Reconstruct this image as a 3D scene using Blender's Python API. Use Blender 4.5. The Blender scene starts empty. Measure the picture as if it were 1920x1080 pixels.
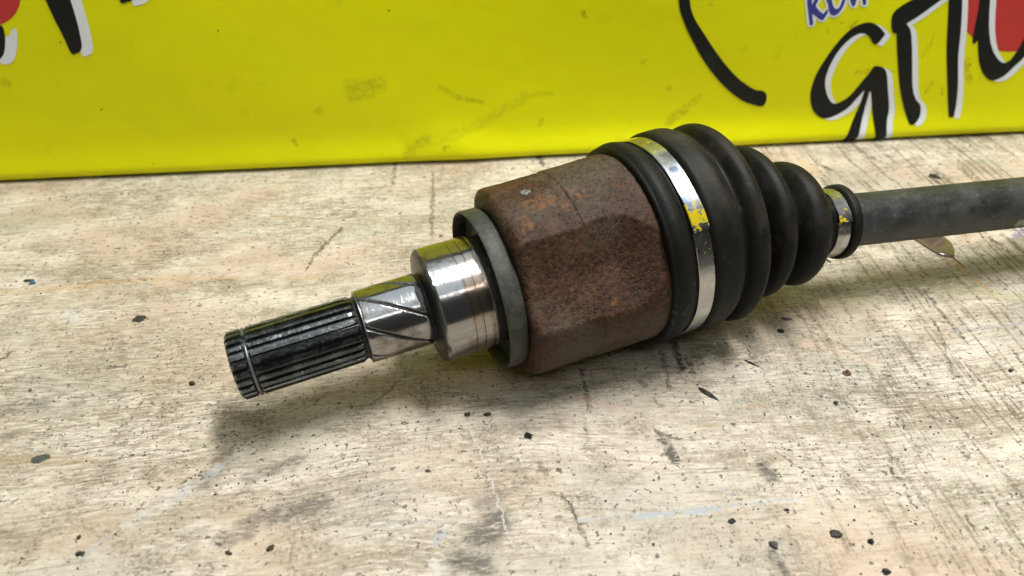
import bpy, bmesh, math, random
import numpy as np
from mathutils import Vector
from mathutils.geometry import delaunay_2d_cdt
random.seed(7); RNG = np.random.default_rng(7)
R = math.radians
SC = bpy.context.scene
COL = SC.collection

# ---------------------------------------------------------------- camera
CAM_H = 0.2427
cam_d = bpy.data.cameras.new('camera'); cam = bpy.data.objects.new('camera', cam_d); COL.objects.link(cam)
cam.location = (0, 0, CAM_H); cam.rotation_euler = (R(90 - 38), 0, 0)
cam_d.sensor_width = 36; cam_d.lens = 1420 / 1920 * 36
cam_d.clip_start = 0.01; cam_d.clip_end = 50
cam_d.dof.use_dof = True; cam_d.dof.focus_distance = 0.335; cam_d.dof.aperture_fstop = 9
SC.camera = cam
# ---------------------------------------------------------------- world (dim workshop) and lamps
W = bpy.data.worlds.new('World'); SC.world = W; W.use_nodes = True
W.node_tree.nodes['Background'].inputs[0].default_value = (0.03, 0.03, 0.028, 1)
W.node_tree.nodes['Background'].inputs[1].default_value = 1.0
def area(name, loc, target, sx, sy, power, color):
    l = bpy.data.lights.new(name, 'AREA'); l.shape = 'RECTANGLE'; l.size = sx; l.size_y = sy
    l.energy = power; l.color = color
    o = bpy.data.objects.new(name, l); COL.objects.link(o); o.location = loc
    o.rotation_euler = (Vector(target) - Vector(loc)).to_track_quat('-Z', 'Y').to_euler()
    return o
area('ceiling_light_panel', (0.15, 0.35, 1.90), (0.15, 0.35, 0), 1.8, 2.4, 16.0, (0.86, 0.95, 1.0))
area('overhead_lamp', (0.30, 0.37, 1.30), (0.14, 0.32, 0), 0.60, 0.18, 22.0, (1.0, 0.965, 0.91))
area('tube_lamp', (0.10, -0.52, 1.10), (0.05, 0.28, 0.04), 1.3, 0.025, 2.4, (1.0, 0.97, 0.92))
# ---------------------------------------------------------------- exposure
SC.view_settings.view_transform = 'Standard'; SC.view_settings.look = 'None'
SC.view_settings.gamma = 1; SC.view_settings.use_curve_mapping = False
SC.view_settings.exposure = 0.05
SC.cycles.max_bounces = 6; SC.cycles.diffuse_bounces = 3; SC.cycles.glossy_bounces = 4
# ---------------------------------------------------------------- measured outlines, in metres
PRINTS=[
('disc','red',1,[(0.3360,0.0911),(0.3370,0.0881),(0.3378,0.0852),(0.3383,0.0824),(0.3385,0.0796),(0.3383,0.0769),(0.3379,0.0742),(0.3372,0.0717),(0.3361,0.0694),(0.3348,0.0672),(0.3332,0.0652),(0.3313,0.0634),(0.3291,0.0619),(0.3267,0.0605),(0.3241,0.0595),(0.3213,0.0586),(0.3183,0.0581),(0.3152,0.0578),(0.3119,0.0578),(0.3085,0.0580),(0.3051,0.0585),(0.3016,0.0593),(0.2981,0.0604),(0.2946,0.0617),(0.2912,0.0632),(0.2879,0.0649),(0.2847,0.0669),(0.2816,0.0690),(0.2786,0.0713),(0.2758,0.0738),(0.2733,0.0763),(0.2709,0.0790),(0.2688,0.0818),(0.2669,0.0846),(0.2653,0.0874),(0.2640,0.0903),(0.2629,0.0932),(0.2621,0.0960),(0.2616,0.0988),(0.2614,0.1015),(0.2614,0.1042),(0.2618,0.1067),(0.2624,0.1091),(0.2632,0.1114),(0.2644,0.1135),(0.2658,0.1155),(0.2674,0.1172),(0.2693,0.1188),(0.2714,0.1202),(0.2736,0.1214),(0.2761,0.1223),(0.2787,0.1230),(0.2815,0.1236),(0.2844,0.1238),(0.2874,0.1239),(0.2905,0.1237),(0.2937,0.1233),(0.2969,0.1226),(0.3001,0.1217),(0.3034,0.1206),(0.3066,0.1193),(0.3098,0.1178),(0.3129,0.1161),(0.3160,0.1142),(0.3189,0.1121),(0.3217,0.1099),(0.3244,0.1075),(0.3268,0.1050),(0.3291,0.1023),(0.3312,0.0996),(0.3330,0.0968),(0.3346,0.0939)]),
('disc','red',1,[(-0.2917,0.1111),(-0.2922,0.1097),(-0.2929,0.1083),(-0.2936,0.1070),(-0.2945,0.1057),(-0.2955,0.1044),(-0.2965,0.1032),(-0.2977,0.1020),(-0.2989,0.1009),(-0.3003,0.0999),(-0.3016,0.0990),(-0.3030,0.0982),(-0.3045,0.0975),(-0.3060,0.0968),(-0.3074,0.0963),(-0.3089,0.0960),(-0.3104,0.0957),(-0.3119,0.0955),(-0.3133,0.0955),(-0.3146,0.0956),(-0.3160,0.0959),(-0.3172,0.0962),(-0.3184,0.0967),(-0.3195,0.0973),(-0.3204,0.0980),(-0.3213,0.0988),(-0.3221,0.0997),(-0.3228,0.1006),(-0.3233,0.1017),(-0.3237,0.1028),(-0.3240,0.1040),(-0.3242,0.1053),(-0.3242,0.1066),(-0.3241,0.1079),(-0.3239,0.1093),(-0.3236,0.1106),(-0.3231,0.1120),(-0.3225,0.1134),(-0.3218,0.1147),(-0.3210,0.1160),(-0.3201,0.1173),(-0.3191,0.1185),(-0.3180,0.1197),(-0.3169,0.1208),(-0.3157,0.1218),(-0.3144,0.1228),(-0.3131,0.1237),(-0.3117,0.1244),(-0.3103,0.1251),(-0.3089,0.1257),(-0.3074,0.1262),(-0.3060,0.1265),(-0.3046,0.1268),(-0.3032,0.1269),(-0.3018,0.1269),(-0.3005,0.1269),(-0.2992,0.1266),(-0.2980,0.1263),(-0.2969,0.1259),(-0.2958,0.1254),(-0.2948,0.1247),(-0.2939,0.1240),(-0.2931,0.1231),(-0.2924,0.1222),(-0.2919,0.1212),(-0.2914,0.1201),(-0.2911,0.1189),(-0.2909,0.1177),(-0.2908,0.1165),(-0.2908,0.1152),(-0.2910,0.1138),(-0.2913,0.1125)]),
('letter_shadow','white',2,[(0.2263,0.0713),(0.2254,0.0721),(0.2242,0.0733),(0.2228,0.0745),(0.2213,0.0756),(0.2198,0.0765),(0.2182,0.0775),(0.2166,0.0782),(0.2149,0.0787),(0.2131,0.0788),(0.2113,0.0787),(0.2094,0.0783),(0.2076,0.0778),(0.2060,0.0771),(0.2043,0.0763),(0.2027,0.0753),(0.2011,0.0739),(0.1994,0.0721),(0.1977,0.0700),(0.1960,0.0676),(0.1944,0.0652),(0.1930,0.0628),(0.1916,0.0602),(0.1904,0.0577),(0.1892,0.0551),(0.1881,0.0527),(0.1872,0.0502),(0.1863,0.0478),(0.1857,0.0454),(0.1852,0.0428),(0.1850,0.0402),(0.1849,0.0376),(0.1849,0.0353),(0.1851,0.0333),(0.1855,0.0314),(0.1859,0.0298),(0.1865,0.0281),(0.1871,0.0265),(0.1878,0.0249),(0.1886,0.0235),(0.1895,0.0221),(0.1905,0.0209),(0.1915,0.0198),(0.1926,0.0188),(0.1937,0.0180),(0.1949,0.0173),(0.1961,0.0167),(0.1974,0.0163),(0.1988,0.0161),(0.2002,0.0162),(0.2017,0.0164),(0.2034,0.0168),(0.2051,0.0175),(0.2071,0.0184),(0.2092,0.0195),(0.2113,0.0209),(0.2132,0.0224),(0.2148,0.0242),(0.2162,0.0262),(0.2174,0.0282),(0.2185,0.0300),(0.2196,0.0316),(0.2205,0.0329),(0.2213,0.0341),(0.2218,0.0350),(0.2218,0.0331),(0.2217,0.0305),(0.2215,0.0276),(0.2212,0.0247),(0.2207,0.0217),(0.2200,0.0187),(0.2192,0.0155),(0.2184,0.0122),(0.2174,0.0085),(0.2163,0.0045),(0.2152,0.0008),(0.2145,-0.0020),(0.2162,-0.0025),(0.2187,-0.0032),(0.2211,-0.0035),(0.2230,-0.0024),(0.2241,0.0004),(0.2247,0.0045),(0.2250,0.0092),(0.2253,0.0139),(0.2255,0.0190),(0.2256,0.0246),(0.2255,0.0298),(0.2255,0.0336),(0.2257,0.0336),(0.2260,0.0336),(0.2263,0.0336),(0.2266,0.0336),(0.2273,0.0315),(0.2282,0.0289),(0.2294,0.0257),(0.2308,0.0216),(0.2327,0.0161),(0.2349,0.0093),(0.2372,0.0026),(0.2388,-0.0025),(0.2403,-0.0023),(0.2423,-0.0022),(0.2443,-0.0020),(0.2458,-0.0018),(0.2453,0.0009),(0.2446,0.0046),(0.2439,0.0084),(0.2434,0.0117),(0.2432,0.0142),(0.2433,0.0163),(0.2432,0.0185),(0.2428,0.0211),(0.2419,0.0245),(0.2406,0.0282),(0.2392,0.0321),(0.2378,0.0357),(0.2366,0.0391),(0.2355,0.0425),(0.2342,0.0456),(0.2327,0.0479),(0.2309,0.0494),(0.2287,0.0503),(0.2265,0.0507),(0.2249,0.0507),(0.2239,0.0502),(0.2233,0.0492),(0.2228,0.0479),(0.2221,0.0464),(0.2211,0.0448),(0.2200,0.0430),(0.2187,0.0410),(0.2175,0.0391),(0.2164,0.0371),(0.2152,0.0351),(0.2140,0.0332),(0.2129,0.0315),(0.2118,0.0303),(0.2107,0.0293),(0.2097,0.0285),(0.2086,0.0278),(0.2074,0.0272),(0.2061,0.0266),(0.2049,0.0262),(0.2037,0.0261),(0.2027,0.0262),(0.2018,0.0266),(0.2009,0.0273),(0.1999,0.0282),(0.1988,0.0295),(0.1976,0.0312),(0.1964,0.0330),(0.1954,0.0348),(0.1946,0.0367),(0.1939,0.0387),(0.1934,0.0406),(0.1931,0.0426),(0.1930,0.0444),(0.1930,0.0462),(0.1932,0.0481),(0.1936,0.0500),(0.1940,0.0521),(0.1945,0.0542),(0.1952,0.0564),(0.1960,0.0585),(0.1970,0.0607),(0.1982,0.0629),(0.1996,0.0650),(0.2010,0.0668),(0.2026,0.0684),(0.2044,0.0699),(0.2062,0.0711),(0.2079,0.0719),(0.2093,0.0723),(0.2106,0.0723),(0.2118,0.0721),(0.2129,0.0717),(0.2140,0.0713),(0.2150,0.0707),(0.2159,0.0700),(0.2168,0.0692),(0.2175,0.0683),(0.2182,0.0672),(0.2189,0.0662),(0.2196,0.0655),(0.2204,0.0651),(0.2212,0.0649),(0.2220,0.0650),(0.2228,0.0654),(0.2237,0.0666),(0.2247,0.0683),(0.2256,0.0700)]),
('letter','black',3,[(0.2222,0.0726),(0.2212,0.0734),(0.2200,0.0746),(0.2187,0.0758),(0.2172,0.0769),(0.2158,0.0778),(0.2142,0.0788),(0.2125,0.0795),(0.2108,0.0800),(0.2090,0.0801),(0.2072,0.0800),(0.2053,0.0796),(0.2036,0.0791),(0.2019,0.0784),(0.2003,0.0776),(0.1987,0.0766),(0.1971,0.0752),(0.1954,0.0734),(0.1936,0.0713),(0.1919,0.0689),(0.1904,0.0666),(0.1889,0.0641),(0.1875,0.0616),(0.1863,0.0590),(0.1851,0.0565),(0.1840,0.0540),(0.1830,0.0516),(0.1822,0.0492),(0.1815,0.0468),(0.1811,0.0442),(0.1808,0.0416),(0.1807,0.0390),(0.1807,0.0367),(0.1809,0.0347),(0.1813,0.0329),(0.1817,0.0312),(0.1823,0.0296),(0.1829,0.0280),(0.1836,0.0264),(0.1844,0.0249),(0.1852,0.0236),(0.1862,0.0224),(0.1872,0.0213),(0.1883,0.0203),(0.1894,0.0195),(0.1906,0.0188),(0.1918,0.0182),(0.1931,0.0178),(0.1945,0.0176),(0.1959,0.0177),(0.1974,0.0179),(0.1990,0.0183),(0.2008,0.0190),(0.2027,0.0199),(0.2049,0.0210),(0.2070,0.0224),(0.2089,0.0239),(0.2105,0.0257),(0.2119,0.0277),(0.2131,0.0297),(0.2142,0.0315),(0.2153,0.0330),(0.2162,0.0344),(0.2170,0.0356),(0.2176,0.0365),(0.2175,0.0345),(0.2174,0.0320),(0.2172,0.0291),(0.2169,0.0262),(0.2164,0.0232),(0.2157,0.0202),(0.2149,0.0170),(0.2140,0.0137),(0.2130,0.0100),(0.2119,0.0061),(0.2108,0.0024),(0.2100,-0.0004),(0.2118,-0.0009),(0.2142,-0.0017),(0.2167,-0.0019),(0.2185,-0.0008),(0.2196,0.0020),(0.2203,0.0061),(0.2206,0.0107),(0.2209,0.0154),(0.2212,0.0205),(0.2212,0.0261),(0.2212,0.0312),(0.2212,0.0351),(0.2214,0.0350),(0.2217,0.0350),(0.2220,0.0350),(0.2223,0.0350),(0.2230,0.0330),(0.2239,0.0304),(0.2250,0.0271),(0.2264,0.0231),(0.2283,0.0176),(0.2305,0.0108),(0.2327,0.0041),(0.2343,-0.0009),(0.2358,-0.0008),(0.2378,-0.0006),(0.2398,-0.0004),(0.2413,-0.0003),(0.2408,0.0025),(0.2401,0.0061),(0.2394,0.0099),(0.2390,0.0132),(0.2388,0.0157),(0.2388,0.0178),(0.2388,0.0200),(0.2384,0.0226),(0.2375,0.0259),(0.2362,0.0297),(0.2348,0.0335),(0.2335,0.0371),(0.2323,0.0406),(0.2312,0.0440),(0.2299,0.0470),(0.2285,0.0493),(0.2266,0.0508),(0.2244,0.0517),(0.2223,0.0521),(0.2206,0.0521),(0.2196,0.0516),(0.2191,0.0506),(0.2186,0.0493),(0.2179,0.0478),(0.2169,0.0462),(0.2157,0.0444),(0.2145,0.0424),(0.2133,0.0405),(0.2121,0.0385),(0.2109,0.0365),(0.2098,0.0346),(0.2086,0.0330),(0.2075,0.0318),(0.2065,0.0308),(0.2054,0.0300),(0.2043,0.0293),(0.2031,0.0286),(0.2018,0.0281),(0.2006,0.0277),(0.1994,0.0276),(0.1984,0.0277),(0.1975,0.0281),(0.1966,0.0287),(0.1957,0.0297),(0.1946,0.0310),(0.1933,0.0326),(0.1922,0.0344),(0.1912,0.0363),(0.1904,0.0381),(0.1897,0.0401),(0.1892,0.0420),(0.1889,0.0440),(0.1888,0.0458),(0.1889,0.0476),(0.1891,0.0495),(0.1894,0.0514),(0.1898,0.0535),(0.1904,0.0556),(0.1911,0.0578),(0.1919,0.0599),(0.1929,0.0620),(0.1941,0.0642),(0.1955,0.0663),(0.1969,0.0681),(0.1985,0.0697),(0.2003,0.0712),(0.2022,0.0724),(0.2038,0.0732),(0.2052,0.0736),(0.2065,0.0736),(0.2077,0.0734),(0.2089,0.0730),(0.2099,0.0726),(0.2109,0.0720),(0.2118,0.0713),(0.2126,0.0705),(0.2134,0.0696),(0.2141,0.0686),(0.2148,0.0676),(0.2155,0.0669),(0.2163,0.0665),(0.2170,0.0662),(0.2178,0.0663),(0.2187,0.0668),(0.2196,0.0679),(0.2206,0.0696),(0.2215,0.0713)]),
('letter_shadow','white',2,[(0.2289,0.0778),(0.2285,0.0792),(0.2281,0.0808),(0.2279,0.0823),(0.2281,0.0837),(0.2287,0.0850),(0.2296,0.0861),(0.2307,0.0872),(0.2321,0.0882),(0.2337,0.0893),(0.2356,0.0904),(0.2377,0.0915),(0.2399,0.0926),(0.2422,0.0937),(0.2447,0.0949),(0.2473,0.0961),(0.2503,0.0972),(0.2539,0.0985),(0.2581,0.0998),(0.2621,0.1010),(0.2651,0.1017),(0.2669,0.1018),(0.2680,0.1015),(0.2686,0.1011),(0.2691,0.1008),(0.2700,0.0981),(0.2712,0.0945),(0.2725,0.0905),(0.2737,0.0865),(0.2747,0.0828),(0.2758,0.0789),(0.2768,0.0749),(0.2777,0.0710),(0.2786,0.0671),(0.2793,0.0632),(0.2802,0.0592),(0.2812,0.0548),(0.2827,0.0498),(0.2844,0.0444),(0.2862,0.0390),(0.2876,0.0342),(0.2887,0.0301),(0.2895,0.0265),(0.2902,0.0233),(0.2907,0.0206),(0.2909,0.0182),(0.2910,0.0164),(0.2910,0.0149),(0.2909,0.0137),(0.2903,0.0137),(0.2894,0.0137),(0.2884,0.0136),(0.2878,0.0136),(0.2863,0.0176),(0.2844,0.0228),(0.2823,0.0286),(0.2803,0.0345),(0.2782,0.0404),(0.2760,0.0466),(0.2739,0.0528),(0.2720,0.0588),(0.2703,0.0647),(0.2687,0.0706),(0.2673,0.0761),(0.2660,0.0808),(0.2650,0.0847),(0.2641,0.0880),(0.2634,0.0907),(0.2628,0.0927),(0.2622,0.0927),(0.2613,0.0926),(0.2603,0.0925),(0.2592,0.0920),(0.2579,0.0912),(0.2565,0.0901),(0.2549,0.0889),(0.2533,0.0876),(0.2515,0.0862),(0.2496,0.0848),(0.2477,0.0833),(0.2459,0.0819),(0.2440,0.0806),(0.2420,0.0794),(0.2402,0.0783),(0.2389,0.0774),(0.2398,0.0766),(0.2409,0.0756),(0.2422,0.0742),(0.2434,0.0721),(0.2446,0.0693),(0.2458,0.0660),(0.2471,0.0621),(0.2484,0.0578),(0.2500,0.0527),(0.2517,0.0469),(0.2534,0.0411),(0.2550,0.0364),(0.2563,0.0332),(0.2575,0.0310),(0.2586,0.0293),(0.2598,0.0277),(0.2611,0.0262),(0.2625,0.0251),(0.2638,0.0240),(0.2648,0.0227),(0.2655,0.0210),(0.2660,0.0192),(0.2663,0.0174),(0.2664,0.0158),(0.2662,0.0143),(0.2657,0.0130),(0.2650,0.0118),(0.2644,0.0109),(0.2636,0.0103),(0.2627,0.0099),(0.2619,0.0097),(0.2613,0.0096),(0.2609,0.0098),(0.2604,0.0101),(0.2598,0.0108),(0.2588,0.0121),(0.2574,0.0145),(0.2557,0.0175),(0.2538,0.0208),(0.2521,0.0242),(0.2504,0.0274),(0.2487,0.0307),(0.2471,0.0341),(0.2455,0.0378),(0.2440,0.0417),(0.2424,0.0459),(0.2409,0.0502),(0.2395,0.0545),(0.2379,0.0592),(0.2364,0.0640),(0.2350,0.0684),(0.2339,0.0717),(0.2333,0.0718),(0.2326,0.0718),(0.2318,0.0720),(0.2311,0.0725),(0.2305,0.0735),(0.2299,0.0748),(0.2293,0.0763)]),
('letter','black',3,[(0.2247,0.0788),(0.2243,0.0802),(0.2239,0.0818),(0.2238,0.0833),(0.2240,0.0847),(0.2246,0.0859),(0.2254,0.0871),(0.2266,0.0881),(0.2280,0.0892),(0.2296,0.0903),(0.2315,0.0914),(0.2336,0.0924),(0.2358,0.0935),(0.2381,0.0947),(0.2405,0.0958),(0.2432,0.0970),(0.2461,0.0982),(0.2498,0.0994),(0.2540,0.1008),(0.2579,0.1019),(0.2610,0.1026),(0.2628,0.1028),(0.2638,0.1025),(0.2644,0.1020),(0.2649,0.1017),(0.2658,0.0990),(0.2670,0.0954),(0.2683,0.0914),(0.2694,0.0875),(0.2705,0.0837),(0.2715,0.0799),(0.2725,0.0759),(0.2734,0.0720),(0.2742,0.0681),(0.2750,0.0642),(0.2758,0.0602),(0.2768,0.0559),(0.2783,0.0509),(0.2800,0.0455),(0.2817,0.0401),(0.2831,0.0353),(0.2841,0.0313),(0.2850,0.0277),(0.2856,0.0245),(0.2861,0.0218),(0.2863,0.0194),(0.2864,0.0175),(0.2863,0.0161),(0.2863,0.0149),(0.2856,0.0149),(0.2847,0.0149),(0.2838,0.0148),(0.2831,0.0148),(0.2817,0.0188),(0.2799,0.0240),(0.2778,0.0298),(0.2758,0.0356),(0.2737,0.0415),(0.2716,0.0477),(0.2695,0.0539),(0.2676,0.0598),(0.2660,0.0657),(0.2644,0.0716),(0.2630,0.0771),(0.2618,0.0818),(0.2608,0.0857),(0.2599,0.0890),(0.2592,0.0916),(0.2586,0.0937),(0.2580,0.0936),(0.2572,0.0936),(0.2562,0.0934),(0.2550,0.0930),(0.2538,0.0922),(0.2523,0.0911),(0.2508,0.0898),(0.2491,0.0886),(0.2473,0.0872),(0.2455,0.0857),(0.2435,0.0843),(0.2417,0.0829),(0.2398,0.0816),(0.2378,0.0804),(0.2361,0.0793),(0.2347,0.0784),(0.2356,0.0776),(0.2367,0.0766),(0.2380,0.0752),(0.2392,0.0731),(0.2404,0.0704),(0.2415,0.0670),(0.2428,0.0631),(0.2441,0.0589),(0.2456,0.0538),(0.2473,0.0479),(0.2490,0.0422),(0.2505,0.0376),(0.2519,0.0344),(0.2530,0.0322),(0.2542,0.0305),(0.2553,0.0288),(0.2566,0.0274),(0.2580,0.0262),(0.2593,0.0251),(0.2603,0.0238),(0.2610,0.0222),(0.2615,0.0204),(0.2618,0.0186),(0.2618,0.0169),(0.2616,0.0155),(0.2611,0.0142),(0.2605,0.0130),(0.2598,0.0121),(0.2590,0.0115),(0.2582,0.0111),(0.2573,0.0109),(0.2567,0.0108),(0.2563,0.0110),(0.2559,0.0113),(0.2552,0.0120),(0.2543,0.0133),(0.2529,0.0157),(0.2512,0.0187),(0.2493,0.0220),(0.2476,0.0253),(0.2459,0.0285),(0.2443,0.0318),(0.2427,0.0352),(0.2411,0.0389),(0.2396,0.0428),(0.2381,0.0470),(0.2366,0.0513),(0.2352,0.0556),(0.2336,0.0602),(0.2321,0.0651),(0.2307,0.0695),(0.2297,0.0727),(0.2291,0.0728),(0.2284,0.0728),(0.2276,0.0730),(0.2269,0.0735),(0.2263,0.0745),(0.2257,0.0758),(0.2251,0.0773)]),
('letter_shadow','white',2,[(0.2911,0.0918),(0.2916,0.0900),(0.2922,0.0876),(0.2929,0.0850),(0.2936,0.0824),(0.2944,0.0799),(0.2952,0.0772),(0.2961,0.0745),(0.2970,0.0719),(0.2981,0.0694),(0.2993,0.0668),(0.3005,0.0643),(0.3018,0.0620),(0.3031,0.0600),(0.3045,0.0580),(0.3059,0.0563),(0.3074,0.0546),(0.3090,0.0531),(0.3108,0.0516),(0.3125,0.0504),(0.3141,0.0496),(0.3154,0.0494),(0.3167,0.0496),(0.3178,0.0501),(0.3189,0.0510),(0.3199,0.0523),(0.3207,0.0541),(0.3215,0.0560),(0.3222,0.0577),(0.3227,0.0592),(0.3230,0.0607),(0.3233,0.0622),(0.3236,0.0640),(0.3240,0.0661),(0.3244,0.0685),(0.3246,0.0710),(0.3246,0.0736),(0.3243,0.0763),(0.3238,0.0792),(0.3231,0.0820),(0.3221,0.0849),(0.3208,0.0880),(0.3192,0.0913),(0.3175,0.0943),(0.3155,0.0969),(0.3133,0.0990),(0.3109,0.1007),(0.3083,0.1021),(0.3058,0.1029),(0.3033,0.1032),(0.3007,0.1029),(0.2983,0.1022),(0.2963,0.1015),(0.2950,0.1006),(0.2942,0.0993),(0.2934,0.0981),(0.2922,0.0976),(0.2903,0.0978),(0.2879,0.0986),(0.2856,0.0996),(0.2839,0.1002),(0.2845,0.1021),(0.2852,0.1046),(0.2863,0.1071),(0.2880,0.1091),(0.2907,0.1104),(0.2939,0.1115),(0.2976,0.1120),(0.3015,0.1119),(0.3056,0.1111),(0.3102,0.1097),(0.3148,0.1077),(0.3188,0.1050),(0.3222,0.1015),(0.3254,0.0972),(0.3281,0.0926),(0.3302,0.0881),(0.3315,0.0837),(0.3322,0.0793),(0.3325,0.0750),(0.3325,0.0708),(0.3322,0.0667),(0.3317,0.0627),(0.3308,0.0590),(0.3297,0.0556),(0.3283,0.0527),(0.3264,0.0501),(0.3245,0.0478),(0.3228,0.0458),(0.3215,0.0441),(0.3204,0.0426),(0.3193,0.0414),(0.3180,0.0404),(0.3164,0.0394),(0.3146,0.0386),(0.3128,0.0380),(0.3110,0.0378),(0.3095,0.0381),(0.3080,0.0388),(0.3065,0.0397),(0.3050,0.0409),(0.3035,0.0423),(0.3020,0.0439),(0.3006,0.0457),(0.2993,0.0476),(0.2981,0.0496),(0.2970,0.0517),(0.2960,0.0538),(0.2951,0.0560),(0.2941,0.0584),(0.2932,0.0610),(0.2923,0.0633),(0.2917,0.0651),(0.2914,0.0646),(0.2909,0.0640),(0.2904,0.0634),(0.2901,0.0629),(0.2897,0.0630),(0.2892,0.0631),(0.2887,0.0635),(0.2883,0.0643),(0.2879,0.0658),(0.2875,0.0677),(0.2871,0.0699),(0.2868,0.0723),(0.2865,0.0749),(0.2863,0.0778),(0.2860,0.0808),(0.2857,0.0835),(0.2853,0.0861),(0.2847,0.0888),(0.2842,0.0911),(0.2838,0.0928),(0.2854,0.0926),(0.2875,0.0923),(0.2896,0.0920)]),
('letter','black',3,[(0.2867,0.0929),(0.2871,0.0911),(0.2877,0.0887),(0.2884,0.0861),(0.2891,0.0835),(0.2899,0.0810),(0.2907,0.0784),(0.2915,0.0757),(0.2925,0.0731),(0.2935,0.0705),(0.2947,0.0680),(0.2959,0.0655),(0.2972,0.0632),(0.2985,0.0612),(0.2998,0.0592),(0.3012,0.0575),(0.3027,0.0559),(0.3043,0.0543),(0.3061,0.0528),(0.3078,0.0516),(0.3093,0.0509),(0.3107,0.0506),(0.3120,0.0508),(0.3131,0.0514),(0.3142,0.0522),(0.3151,0.0536),(0.3160,0.0553),(0.3168,0.0572),(0.3175,0.0589),(0.3180,0.0604),(0.3183,0.0619),(0.3186,0.0634),(0.3189,0.0652),(0.3193,0.0673),(0.3197,0.0697),(0.3200,0.0722),(0.3200,0.0748),(0.3197,0.0775),(0.3192,0.0803),(0.3185,0.0832),(0.3175,0.0861),(0.3162,0.0891),(0.3147,0.0924),(0.3130,0.0954),(0.3110,0.0980),(0.3088,0.1001),(0.3064,0.1018),(0.3039,0.1031),(0.3014,0.1040),(0.2989,0.1042),(0.2963,0.1039),(0.2939,0.1033),(0.2919,0.1026),(0.2906,0.1016),(0.2898,0.1004),(0.2890,0.0992),(0.2878,0.0986),(0.2859,0.0989),(0.2835,0.0997),(0.2813,0.1006),(0.2796,0.1013),(0.2802,0.1032),(0.2808,0.1057),(0.2819,0.1082),(0.2837,0.1101),(0.2863,0.1114),(0.2896,0.1125),(0.2933,0.1130),(0.2971,0.1129),(0.3013,0.1121),(0.3058,0.1107),(0.3103,0.1087),(0.3143,0.1061),(0.3178,0.1026),(0.3209,0.0983),(0.3236,0.0937),(0.3256,0.0892),(0.3270,0.0849),(0.3276,0.0805),(0.3278,0.0761),(0.3278,0.0719),(0.3275,0.0679),(0.3270,0.0639),(0.3261,0.0602),(0.3250,0.0569),(0.3235,0.0539),(0.3217,0.0513),(0.3197,0.0491),(0.3180,0.0470),(0.3167,0.0453),(0.3156,0.0439),(0.3145,0.0427),(0.3132,0.0416),(0.3116,0.0407),(0.3098,0.0398),(0.3080,0.0393),(0.3063,0.0391),(0.3047,0.0394),(0.3032,0.0400),(0.3018,0.0410),(0.3003,0.0421),(0.2988,0.0435),(0.2973,0.0452),(0.2959,0.0470),(0.2946,0.0489),(0.2934,0.0508),(0.2923,0.0529),(0.2914,0.0550),(0.2904,0.0572),(0.2895,0.0596),(0.2885,0.0621),(0.2877,0.0645),(0.2871,0.0663),(0.2868,0.0658),(0.2863,0.0652),(0.2858,0.0646),(0.2855,0.0641),(0.2851,0.0642),(0.2846,0.0643),(0.2841,0.0646),(0.2837,0.0655),(0.2833,0.0669),(0.2829,0.0688),(0.2826,0.0711),(0.2823,0.0734),(0.2820,0.0761),(0.2818,0.0790),(0.2815,0.0819),(0.2812,0.0846),(0.2808,0.0873),(0.2803,0.0899),(0.2798,0.0922),(0.2794,0.0939),(0.2809,0.0937),(0.2830,0.0934),(0.2851,0.0931)]),
('curved_stroke','black',3,[(0.0845,0.0980),(0.0850,0.0958),(0.0855,0.0937),(0.0861,0.0915),(0.0871,0.0890),(0.0884,0.0863),(0.0899,0.0833),(0.0917,0.0800),(0.0940,0.0763),(0.0968,0.0719),(0.1002,0.0668),(0.1038,0.0617),(0.1075,0.0569),(0.1111,0.0527),(0.1148,0.0487),(0.1185,0.0449),(0.1221,0.0416),(0.1255,0.0387),(0.1287,0.0362),(0.1319,0.0341),(0.1350,0.0322),(0.1383,0.0306),(0.1417,0.0294),(0.1449,0.0284),(0.1473,0.0278),(0.1489,0.0276),(0.1499,0.0278),(0.1505,0.0282),(0.1510,0.0290),(0.1514,0.0302),(0.1516,0.0317),(0.1515,0.0334),(0.1512,0.0347),(0.1508,0.0358),(0.1501,0.0367),(0.1492,0.0374),(0.1481,0.0380),(0.1468,0.0384),(0.1454,0.0385),(0.1436,0.0387),(0.1415,0.0396),(0.1387,0.0411),(0.1355,0.0432),(0.1320,0.0455),(0.1287,0.0482),(0.1253,0.0512),(0.1220,0.0545),(0.1187,0.0579),(0.1155,0.0615),(0.1123,0.0651),(0.1093,0.0688),(0.1064,0.0725),(0.1037,0.0760),(0.1012,0.0791),(0.0988,0.0821),(0.0967,0.0849),(0.0950,0.0877),(0.0937,0.0903),(0.0927,0.0928),(0.0920,0.0953),(0.0914,0.0978),(0.0908,0.1003),(0.0905,0.1028),(0.0902,0.1052),(0.0902,0.1076),(0.0903,0.1099),(0.0907,0.1123),(0.0911,0.1144),(0.0914,0.1160),(0.0899,0.1163),(0.0879,0.1166),(0.0859,0.1170),(0.0844,0.1172),(0.0841,0.1154),(0.0837,0.1130),(0.0833,0.1103),(0.0832,0.1077),(0.0833,0.1053),(0.0836,0.1028),(0.0841,0.1004)]),
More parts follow.
